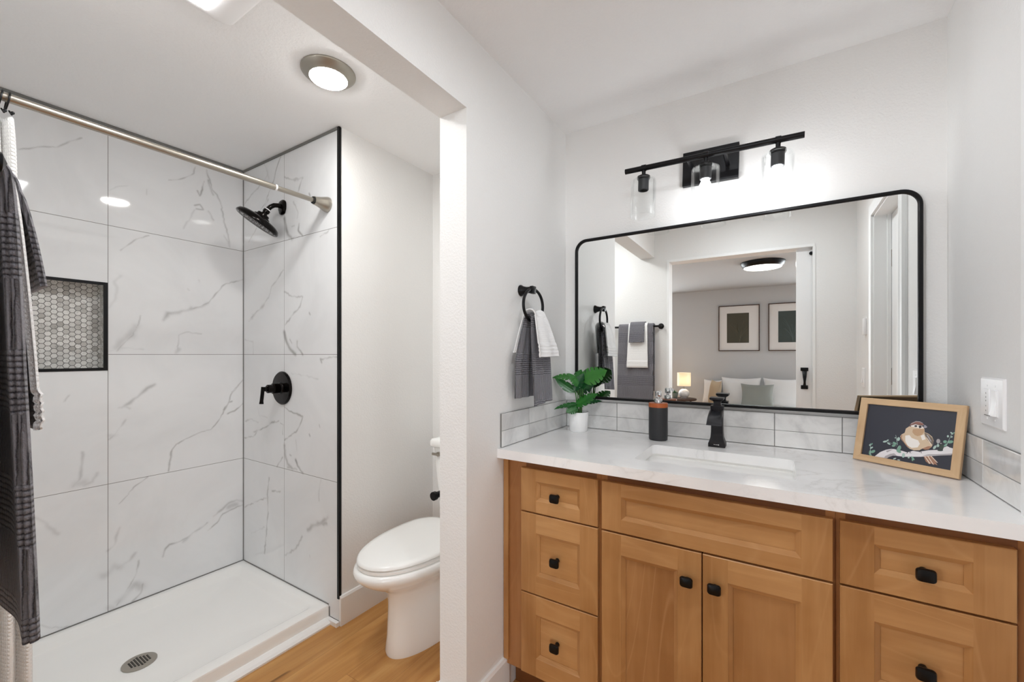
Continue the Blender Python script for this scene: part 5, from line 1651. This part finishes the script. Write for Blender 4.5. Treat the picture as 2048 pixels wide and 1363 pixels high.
# ------------------------------------------------------------------ switch plates
def switch_plate(label, y0, y1, z0, z1, kind):
    t = thing('light_switch', label, 'light switch', (XR, (y0 + y1) / 2, z0))
    bm = new_bm()
    def r(i, d):
        return [(XR - d, y, z) for y, z in rrect(y0 + i, y1 - i, z0 + i, z1 - i, .003, 3)]
    loft(bm, [r(0, .0004), r(0, .003), r(0.004, .006)], True, True)
    obj('cover_plate', bm, 'plastic', t, 25)
    zc, yc = (z0 + z1) / 2, (y0 + y1) / 2
    h = 0.033
    if kind == 'double':
        # slider dimmer (far side) and rocker (near side)
        ya, yb = yc + 0.0225, yc - 0.0225
        bm = new_bm()
        add_box(bm, XR - .0085, XR - .0055, ya - .0165, ya + .0165, zc - h, zc + h, .001)
        sl = obj('dimmer_insert', bm, 'plastic', t, 0)
        bm = new_bm()
        for zz in (-.022, -.01, .003, .012, .022):
            add_box(bm, XR - .0088, XR - .0084, ya - .001, ya + .0012, zc + zz - .0018, zc + zz + .0018)
        obj('dimmer_mark', bm, 'grey', sl, 0)
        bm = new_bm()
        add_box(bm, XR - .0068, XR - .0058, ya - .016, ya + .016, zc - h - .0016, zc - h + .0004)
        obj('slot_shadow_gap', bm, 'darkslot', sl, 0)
    else:
        yb = yc
    bm = new_bm()
    add_box(bm, XR - .0075, XR - .0055, yb - .0165, yb + .0165, zc - h, zc + h, .0005)
    prism(bm, [(XR - .007, yb - .0125, zc - h + .002), (XR - .007, yb - .0125, zc + h - .002), (XR - .0095, yb - .0125, zc + h - .002), (XR - .0085, yb - .0125, zc), (XR - .0135, yb - .0125, zc - h + .002)], (0, .025, 0))
    obj('rocker', bm, 'plastic', t, 25)
    for yy in ([ya, yb] if kind == 'double' else [yb]):
        for zz in (zc - .0415, zc + .0415):
            bm = new_bm()
            add_lathe(bm, [(0, 0), (.0028, 0), (.0022, .0012), (0, .0014)], (XR - .0058, yy, zz), (-1, 0, 0), 12)
            obj('screw', bm, 'shadewhite', t)
switch_plate('white double light switch plate beside the framed bird print', 1.448, 1.580, 1.0855, 1.2085, 'double')
switch_plate('white single light switch plate beside the door, seen in the mirror', 0.30, 0.38, 1.065, 1.185, 'single')
t = thing('wall_plate', 'slim blank white wall plate above the single switch, seen in the mirror', 'wall plate', (XR, 0.40, 1.385))
bm = new_bm()
add_box(bm, XR - .016, XR - .0004, 0.385, 0.43, 1.385, 1.485, .003)
obj('plate_body', bm, 'plastic', t, 30)

# ------------------------------------------------------------------ towel ring with two towels
GY, GZ = 1.437, 1.521
t = thing('towel_ring', 'black towel ring on the partition wall above the countertop', 'towel ring', (XP1, GY, GZ))
bm = new_bm()
add_lathe(bm, [(0, 0.0005), (0.0225, 0.0005), (0.0225, 0.004), (0.0165, 0.014), (0.0125, 0.03), (0.0125, 0.052), (0, 0.052)], (XP1, GY - 0.008, GZ), (1, 0, 0), 32)
add_box(bm, XP1 + 0.046, XP1 + 0.062, GY - 0.018, GY + 0.010, GZ - 0.016, GZ + 0.014, 0.003)
obj('wall_post', bm, 'black', t)
gx = XP1 + 0.054
bm = new_bm()
add_tube(bm, [(gx + 0.004 * math.sin(a), GY + 0.070 * math.sin(a), GZ - 0.062 + 0.064 * math.cos(a)) for a in [2 * PI * i / 64 for i in range(64)]], 0.0058, 12, closed=True)
obj('ring', bm, 'black', t)

def drape(name, m, prm):
    """cloth pulled through the ring: wall side up, over the ring's lower arc, room side down"""
    zt, lw, lr = prm['top'], prm['wall_len'], prm['room_len']
    ns = 170
    nw = 46
    r = prm['r']
    g = np.zeros((nw, ns, 3)); uv = np.zeros((nw, ns, 2))
    arc = PI * r
    total = lw + arc + lr
    for j in range(ns):
        s = j / (ns - 1) * total
        if s < lw:
            side, dist = -1, lw - s
            n = -r - prm['wall_out'] * (dist / max(lw, .01)) ** 0.8
            z = zt - dist
        elif s < lw + arc:
            a = (s - lw) / r
            n = -r * math.cos(a)
            z = zt + r * math.sin(a)
            side, dist = 0, 0
        else:
            side, dist = 1, s - lw - arc
            n = r + prm['room_out'] * (dist / lr) ** 0.8
            z = zt - dist
        fl = min(1, dist / 0.16)
        half = prm['w0'] + ((prm['w_room'] if side > 0 else prm['w_wall']) - prm['w0']) * fl ** 0.75
        yc = GY + prm.get('y0', 0) + ((prm['y_room'] if side > 0 else prm['y_wall']) * fl if side else 0)
        hem = 0.0
        for i in range(nw):
            w = i / (nw - 1) * 2 - 1
            fold = prm['fold'] * math.sin(w * prm['waves'] * PI + 0.7 + side) * (0.35 + 0.65 * fl)
            sag = 0.010 * (w * w) * (1 - fl)       # follows the curve of the ring
            cut = prm.get('skew', 0) * w * (fl if side > 0 else 0)
            g[i, j] = (gx + n + fold, yc + w * half, z + sag + cut)
            uv[i, j] = (w * half + 0.3, s)
            if prm.get('hem') and side > 0:
                hb_ = lr - dist
                if 0.012 < hb_ < 0.05:
                    g[i, j, 0] += 0.0028 * abs(math.sin((hb_ - 0.012) / 0.038 * 3 * PI))
    o = sheet(name, g, uv, m, None, prm['thick'])
    return o
zr_ = GZ - 0.126
o = drape('hand_towel', 'greytowel', dict(top=zr_ + 0.006, wall_len=0.30, room_len=0.325, r=0.011, wall_out=0.006, room_out=0.022, w0=0.042, w_room=0.072, w_wall=0.066, y_room=0.012, y_wall=-0.036, fold=0.0045, waves=2.2, thick=0.005, skew=0.006))
tag(o, 'charcoal hand towel hanging through the black towel ring', 'towel')
o = drape('hand_towel', 'whitetowel', dict(top=zr_ + 0.012, wall_len=0.135, room_len=0.150, r=0.0235, wall_out=0.004, room_out=0.032, w0=0.042, w_room=0.082, w_wall=0.06, y_room=0.018, y_wall=-0.062, fold=0.003, waves=1.6, thick=0.006, skew=0.002, hem=True, y0=0.008))
tag(o, 'white face towel folded over the charcoal towel in the ring', 'towel')

# ------------------------------------------------------------------ towel bar on the wall behind, three towels
BYY, BZ = 0.093, 1.503
t = thing('towel_bar', 'black towel bar on the alcove wall carrying three layered towels', 'towel bar', (-1.1, YB, BZ))
bm = new_bm()
add_tube(bm, [(-1.40, BYY, BZ), (-0.80, BYY, BZ)], 0.0085, 16)
obj('bar', bm, 'black', t)
for x in (-1.385, -0.808):
    bm = new_bm()
    add_lathe(bm, [(0, 0.0005), (0.024, 0.0005), (0.022, 0.008), (0.013, 0.016), (0.012, 0.04), (0, 0.045)], (x, YB, BZ), (0, 1, 0), 24)
    obj('bar_post', bm, 'black', t)

def bar_towel(name, m, x0, x1, r, lb, lf, out, thick, waves, fold, hem=False, skewx=0.0, tw=0.0):
    step = 0.0042
    nw = max(20, int((x1 - x0) / step))
    arc = PI * r
    total = lb + arc + lf
    ns = int(total / step)
    g = np.zeros((nw, ns, 3)); uv = np.zeros((nw, ns, 2))
    for j in range(ns):
        s = j / (ns - 1) * total
        if s < lb:
            d = lb - s
            n, z, sd = -r + 0.001, BZ - d, -1
        elif s < lb + arc:
            a = (s - lb) / r
            n, z, sd, d = -r * math.cos(a), BZ + r * math.sin(a), 0, 0
        else:
            d = s - lb - arc
            n, z, sd = r + out * (d / lf) ** 0.7, BZ - d, 1
        for i in range(nw):
            w = i / (nw - 1)
            f = fold * math.sin(w * waves * 2 * PI + 0.9) * min(1, d / 0.25) * (1 if sd > 0 else 0)
            edge = min(w, 1 - w) * (x1 - x0)
            rnd = -0.004 * max(0, 1 - edge / 0.008) ** 2 * (1 if sd >= 0 else 0)
            hem_d = 0
            if hem and sd > 0:
                hb_ = lf - d
                if 0.008 < hb_ < 0.056:
                    hem_d = 0.0035 * abs(math.sin((hb_ - 0.008) / 0.048 * 4 * PI))
            g[i, j] = (x0 + w * (x1 - x0) + skewx * d * (w - 0.5) * 2 * (sd > 0), BYY + n + f + rnd + hem_d, z)
            uv[i, j] = (w * (x1 - x0), s)
    return sheet(name, g, uv, m, None, thick)
o = bar_towel('bath_towel', 'greytowel', -1.150, -0.860, 0.0255, 0.54, 0.628, 0.026, 0.0160, 1.6, 0.003, skewx=0.01)
tag(o, 'charcoal bath towel hanging on the towel bar, lowest layer', 'towel')
o = bar_towel('hand_towel', 'whitetowel', -1.062, -0.905, 0.0335, 0.30, 0.345, 0.022, 0.007, 1.2, 0.002, hem=True, skewx=0.03)
tag(o, 'white ribbed hand towel over the charcoal bath towel on the bar', 'towel')
o = bar_towel('washcloth', 'greytowel', -1.048, -0.926, 0.042, 0.10, 0.135, 0.026, 0.006, 0.8, 0.002, skewx=0.02)
tag(o, 'small charcoal washcloth, topmost towel on the towel bar', 'towel')

# ------------------------------------------------------------------ doorway in the right wall (seen in the mirror)
bm = new_bm()
CP = [(0, 0), (0.016, 0), (0.018, 0.010), (0.014, 0.022), (0.017, 0.045), (0.016, 0.062), (0.008, 0.072), (0, 0.075)]
ya, yb_, zt = 0.655, 1.28, 2.04
def casing(y_in, sgn):
    return [[(XR - d, y_in - sgn * (0.075 - w) , z) for d, w in CP] for z in (0.0, zt + 0.0)]
j0, j1 = 0.655, 1.28
add_box(bm, XR - 0.004, XR + 0.119, j0, j0 + 0.018, 0, zt)
add_box(bm, XR - 0.004, XR + 0.119, j1 - 0.018, j1, 0, zt)
add_box(bm, XR - 0.004, XR + 0.119, j0, j1, zt - 0.018, zt)
add_box(bm, XR + 0.050, XR + 0.066, j0 + 0.018, j0 + 0.030, 0, zt - 0.018)
add_box(bm, XR + 0.050, XR + 0.066, j1 - 0.030, j1 - 0.018, 0, zt - 0.018)
for c in (1, -1):
    y_in = j0 + 0.008 if c == 1 else j1 - 0.008
    loft(bm, [[(XR - d - 0.0003, y_in - c * w, 0) for d, w in CP], [(XR - d - 0.0003, y_in - c * w, zt - 0.008 + w) for d, w in CP]], True, True)
loft(bm, [[(XR - d - 0.0003, j0 + 0.008 - w, zt - 0.008 + w) for d, w in CP], [(XR - d - 0.0003, j1 - 0.008 + w, zt - 0.008 + w) for d, w in CP]], True, True)
struct('trim_5', bm, 'trim')
t = thing('door_1', 'white painted door closed in the right wall doorway, seen in the mirror', 'door', (XR + 0.09, j0 + 0.02, 0))
t['kind'] = 'structure'
bm = new_bm()
add_box(bm, XR + 0.068, XR + 0.103, j0 + 0.0215, j1 - 0.0215, 0.012, zt - 0.021, 0.001)
obj('door_slab', bm, 'trim', t, 0)
for z in (0.30, 1.15, 1.785):
    bm = new_bm()
    add_box(bm, XR + 0.072, XR + 0.114, j0 + 0.0182, j0 + 0.0210, z - 0.045, z + 0.045)
    add_tube(bm, [(XR + 0.066, j0 + 0.024, z - 0.045), (XR + 0.066, j0 + 0.024, z + 0.045)], 0.0055, 12)
    obj('hinge', bm, 'bronze', t)

# ------------------------------------------------------------------ pocket door
t = thing('door_2', 'white sliding pocket door partly open with a black pull, seen in the mirror', 'door', (0.6, 0.002, 0))
t['kind'] = 'structure'
bm = new_bm()
add_box(bm, 0.124, 1.02, -0.016, 0.020, 0.012, OZ - 0.028, 0.0015)
obj('door_slab', bm, mat('satin white door paint', (236, 237, 238), 0.18), t, 0)
bm = new_bm()
yp = 0.020
add_box(bm, 0.150, 0.196, yp, yp + 0.006, 1.150, 1.174, 0.002)
add_box(bm, 0.152, 0.194, yp, yp + 0.006, 1.020, 1.048, 0.003)
rr = []
for z, w, d in ((1.15, 0.030, 0.012), (1.13, 0.026, 0.03), (1.105, 0.022, 0.036), (1.085, 0.016, 0.036), (1.07, 0.014, 0.034), (1.055, 0.016, 0.026), (1.045, 0.02, 0.01)):
    rr.append([(0.173 + a, yp + d + b, z) for a, b in rrect(-w / 2, w / 2, -0.006, 0.004, .003, 3)])
loft(bm, rr, True, True)
obj('door_pull', bm, 'black', t, 40)
bm = new_bm()
add_lathe(bm, [(0, 0), (0.012, 0), (0.012, 0.016), (0, 0.018)], (0.212, yp, 1.985), (0, 1, 0), 20)
obj('bumper', bm, 'black', t)

# ------------------------------------------------------------------ bedroom behind (seen in the mirror)
BYW = BED_Y
bm = new_bm()
xs_ = [-3.6] + [q for w in FILL_OPENINGS for q in w] + [2.7]
for a in range(0, len(xs_), 2):
    add_box(bm, xs_[a], xs_[a + 1], BYW - 0.1, BYW, 0, CZ)
for a, b in FILL_OPENINGS:
    add_box(bm, a, b, BYW - 0.1, BYW, 0, 0.85)
    add_box(bm, a, b, BYW - 0.1, BYW, 2.15, CZ)
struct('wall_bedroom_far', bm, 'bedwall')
for k, (a, b) in enumerate(FILL_OPENINGS):  # made-up window frames around the fill lights, out of view
    bm = new_bm()
    for q in ((a, a + .04, .85, 2.15), (b - .04, b, .85, 2.15), (a + .04, b - .04, .85, .89), (a + .04, b - .04, 2.11, 2.15), ((a + b) / 2 - .015, (a + b) / 2 + .015, .89, 2.11)):
        add_box(bm, q[0], q[1], BYW - 0.055, BYW - 0.015, q[2], q[3])
    struct('window_%d' % (k + 1), bm, 'trim')
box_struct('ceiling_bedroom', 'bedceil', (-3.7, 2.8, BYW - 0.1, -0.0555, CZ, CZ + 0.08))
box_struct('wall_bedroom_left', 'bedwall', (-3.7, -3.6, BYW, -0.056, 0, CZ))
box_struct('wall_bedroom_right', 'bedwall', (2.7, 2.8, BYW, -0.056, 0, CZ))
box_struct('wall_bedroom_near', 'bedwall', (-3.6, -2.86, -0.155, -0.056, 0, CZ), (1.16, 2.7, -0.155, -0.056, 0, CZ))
disc_light('ceiling_light', 'round black rimmed ceiling light in the bedroom, seen in the mirror', (-0.13, -1.95, CZ), 0.225, 0.062, 'black', 'lensbed', 0.19)

def wall_art(label, x0, x1, z0, z1, a, art, twigs):
    t = thing('wall_picture', label, 'picture frame', ((x0 + x1) / 2, BYW, z0), 'framed plant prints over the bed')
    bm = new_bm()
    w = 0.012
    for q in ((x0, x0 + w, z0, z1), (x1 - w, x1, z0, z1), (x0 + w, x1 - w, z0, z0 + w), (x0 + w, x1 - w, z1 - w, z1)):
        add_box(bm, q[0], q[1], BYW + 0.0006, BYW + 0.028, q[2], q[3])
    obj('frame', bm, 'walnut', t, 0)
    bm = new_bm()
    add_box(bm, x0 + w, x1 - w, BYW + 0.001, BYW + 0.012, z0 + w, z1 - w)
    obj('mat_board', bm, mat('white mat board', (226, 224, 222), 0.8), t, 0)
    bm = new_bm()
    add_box(bm, a[0], a[1], BYW + 0.012, BYW + 0.0135, a[2], a[3])
    pr = obj('print', bm, mat('dark print paper', art, 0.8), t, 0)
    bm = new_bm()
    rs = random.Random(twigs)
    cx_, zb = (a[0] + a[1]) / 2 + 0.03, a[2] + 0.01
    for k in range(9):
        an = rs.uniform(-0.6, 0.6)
        ln = rs.uniform(0.16, 0.38)
        pts = [(cx_ + math.sin(an * s) * ln * s, BYW + 0.0139, zb + ln * s * math.cos(an * s * 0.6)) for s in (0, .3, .6, .85, 1)]
        pts = [p for p in pts if a[0] + .01 < p[0] < a[1] - .01 and p[2] < a[3] - .01]
        if len(pts) > 1:
            add_tube(bm, pts, 0.0016, 5)
    obj('twig_drawing', bm, mat('print line ink', tuple(int(c * 1.35) for c in art), 0.8), pr, 0)
wall_art('dark olive plant print in a thin brown frame, nearer the table lamp', -0.798, -0.215, 1.325, 2.062, (-0.676, -0.362, 1.456, 1.936), (74, 72, 60), 3)
wall_art('dark blue green plant print in a thin brown frame, beside the pocket door', -0.098, 0.485, 1.325, 2.062, (0.032, 0.350, 1.456, 1.936), (66, 76, 74), 8)

# bed, pillows
t = thing('bed', 'bed with white bedding under the two framed prints', 'bed', (-0.15, -3.0, 0))
bm = new_bm()
add_box(bm, -0.90, 0.72, BYW + 0.06, -2.0, 0.22, 0.455, 0.05, 4)
obj('mattress', bm, 'whitetowel', t, 60)
bm = new_bm()
add_box(bm, -0.90, 0.72, BYW + 0.06, -2.0, 0.06, 0.22, 0.01)
for x in (-0.84, 0.66):
    for y in (-3.85, -2.1):
        add_box(bm, x - .03, x + .03, y - .03, y + .03, 0, 0.06)
obj('bed_base', bm, 'walnut', t, 0)
def blanket():
    nu, nv = 70, 60
    g = np.zeros((nu, nv, 3)); uv = np.zeros((nu, nv, 2))
    for i in range(nu):
        for j in range(nv):
            u = i / (nu - 1) * 2.1 - 1.05
            y = -3.32 + j / (nv - 1) * 1.36
            a = max(0, abs(u) - 0.80)
            x = -0.09 + math.copysign(min(abs(u), 0.80) + (0.035 if a > 0 else 0), u)
            z = 0.462 + 0.012 * noise.noise(Vector((u * 5, y * 5, 0.3))) + 0.006 * noise.noise(Vector((u * 14, y * 14, 1))) - a
            g[i, j] = (x, y, z); uv[i, j] = (u, y)
    return sheet('bedspread', g, uv, 'whitetowel', t, 0.012)
blanket()
def pillow(label, c, w, h, th, rz, tilt, m, group='pillows on the bed'):
    bm = new_bm()
    n = 22
    top, bot = {}, {}
    for i in range(n + 1):
        for j in range(n + 1):
            u, v = i / n * 2 - 1, j / n * 2 - 1
            pin = 1 - 0.10 * (1 - abs(v) ** 2) * abs(u) ** 3 * 1.0
            pin2 = 1 - 0.10 * (1 - abs(u) ** 2) * abs(v) ** 3
            k = (max(0, 1 - abs(u) ** 2.6) * max(0, 1 - abs(v) ** 2.6)) ** 0.62
            wr = 1 + 0.12 * noise.noise(Vector((u * 2.2 + c[0] * 7, v * 2.2, c[1])))
            x, z = u * w / 2 * pin, v * h / 2 * pin2
            top[i, j] = bm.verts.new((x, -k * th / 2 * wr - 0.002, z))
            bot[i, j] = bm.verts.new((x, k * th / 2 * wr + 0.002, z))
    for i in range(n):
        for j in range(n):
            bm.faces.new((top[i, j], top[i + 1, j], top[i + 1, j + 1], top[i, j + 1]))
            bm.faces.new((bot[i, j], bot[i, j + 1], bot[i + 1, j + 1], bot[i + 1, j]))
    for k in range(n):
        for a, b in (((k, 0), (k + 1, 0)), ((n, k), (n, k + 1)), ((k + 1, n), (k, n)), ((0, k + 1), (0, k))):
            bm.faces.new((top[b], top[a], bot[a], bot[b]))
    R = Matrix.Translation(Vector(c)) @ Matrix.Rotation(rz, 4, 'Z') @ Matrix.Rotation(tilt, 4, 'X')
    bmesh.ops.transform(bm, matrix=R, verts=bm.verts)
    o = obj('pillow', bm, m, None, 180)
    return tag(o, label, 'pillow', group)
PW = mat('white cotton pillowcase', (228, 227, 226), 0.9)
PG = mat('sage grey cushion cover', (136, 138, 132), 0.9)
PT = mat('tan cushion cover', (168, 150, 126), 0.9)
pillow('large white pillow nearer the table lamp, behind the sage cushion', (-0.465, -3.78, 0.685), 0.55, 0.46, 0.17, 0, math.radians(12), PW)
pillow('large white pillow beside the pocket door, behind the sage cushion', (0.11, -3.78, 0.690), 0.55, 0.45, 0.17, 0, math.radians(12), PW)
pillow('square sage grey cushion in front of the white pillows', (-0.235, -3.50, 0.652), 0.43, 0.37, 0.15, 0, math.radians(16), PG)
pillow('tan cushion at the lamp end of the bed', (-0.815, -3.62, 0.665), 0.40, 0.40, 0.11, math.radians(64), math.radians(8), PT)
pillow('white pillow leaning behind the tan cushion', (-0.88, -3.87, 0.66), 0.32, 0.40, 0.08, math.radians(24), math.radians(8), PW)

# side table with lamp and plant
SXX, SYY = -1.285, -3.66
t = thing('side_table', 'round dark wood side table carrying the lamp', 'side table', (SXX, SYY, 0))
bm = new_bm()
add_lathe(bm, [(0, 0.521), (0.190, 0.521), (0.2, 0.528), (0.2, 0.545), (0.193, 0.551), (0, 0.551)], (SXX, SYY, 0), seg=48)
obj('table_top', bm, 'walnut', t)
for k in range(3):
    a = 2 * PI * k / 3 + 0.5
    bm = new_bm()
    add_tube(bm, [(SXX + 0.19 * math.cos(a), SYY + 0.19 * math.sin(a), 0.0), (SXX + 0.135 * math.cos(a), SYY + 0.135 * math.sin(a), 0.5215)], [0.011, 0.016], 14)
    obj('leg', bm, 'walnut', t)
LX_, LY_ = -1.285, -3.70
t = thing('table_lamp', 'lit table lamp with a white drum shade and ribbed round base', 'lamp', (LX_, LY_, 0.552))
bm = new_bm()
pr = [(0, 0.5525), (0.045, 0.5525)]
for k in range(25):
    a = -1.05 + k / 24 * 2.2
    pr.append((0.083 * math.cos(a) + (0.0022 if k % 3 == 1 else 0), 0.627 + 0.078 * math.sin(a)))
pr += [(0.02, 0.70), (0.0, 0.70)]
add_lathe(bm, pr, (LX_, LY_, 0), seg=40)
obj('lamp_base', bm, 'pot', t, 50)
bm = new_bm()
add_tube(bm, [(LX_, LY_, 0.699), (LX_, LY_, 0.80)], 0.008, 12)
obj('lamp_stem', bm, 'nickel', t)
bm = new_bm()
add_lathe(bm, [(0, -0.045), (0.02, -0.035), (0.03, -0.005), (0.026, 0.02), (0.013, 0.035), (0, 0.035)], (LX_, LY_, 0.845), seg=24)
obj('lamp_bulb', bm, 'tablebulb', t)
bm = new_bm()
add_lathe(bm, [(0.100, 0.752), (0.104, 0.752), (0.104, 0.968), (0.100, 0.968), (0.100, 0.752)], (LX_, LY_, 0), seg=48)
ms = mat('white linen lamp shade', (248, 240, 228), 0.9, Transmission_Weight=0.0)
nt = ms.node_tree
tl = nt.nodes.new('ShaderNodeBsdfTranslucent'); tl.inputs[0].default_value = lin((255, 244, 226))
mx = nt.nodes.new('ShaderNodeMixShader'); mx.inputs[0].default_value = 0.42
nt.links.new(nt.nodes['Principled BSDF'].outputs[0], mx.inputs[1]); nt.links.new(tl.outputs[0], mx.inputs[2])
nt.links.new(mx.outputs[0], nt.nodes['Material Output'].inputs[0])
obj('lamp_shade', bm, ms, t)
PX_, PY_ = -1.412, -3.60
t = thing('potted_plant', 'small leafy plant in a grey green pot on the bedside table', 'plant', (PX_, PY_, 0.552))
bm = new_bm()
add_lathe(bm, [(0, 0.552), (0.04, 0.552), (0.055, 0.64), (0.051, 0.64), (0.046, 0.62), (0, 0.62)], (PX_, PY_, 0), seg=28)
obj('pot', bm, mat('grey green ceramic', (120, 134, 130), 0.5), t)
rs = random.Random(4)
bm = new_bm()
for k in range(26):
    a = rs.uniform(0, 2 * PI); el = rs.uniform(0.5, 1.4); L = rs.uniform(0.05, 0.085)
    d = Vector((math.cos(a) * math.cos(el), math.sin(a) * math.cos(el), math.sin(el)))
    b0 = Vector((PX_, PY_, 0.62))
    s = d.cross(Vector((0, 0, 1))).normalized()
    p = [b0, b0 + d * L * 0.5 + s * 0.011, b0 + d * L + Vector((0, 0, -0.012)), b0 + d * L * 0.5 - s * 0.011]
    up = d.cross(s) * 0.0008
    loft(bm, [[q - up for q in p], [q + up for q in p]], True, True)
obj('foliage', bm, 'leaf', t, 0)
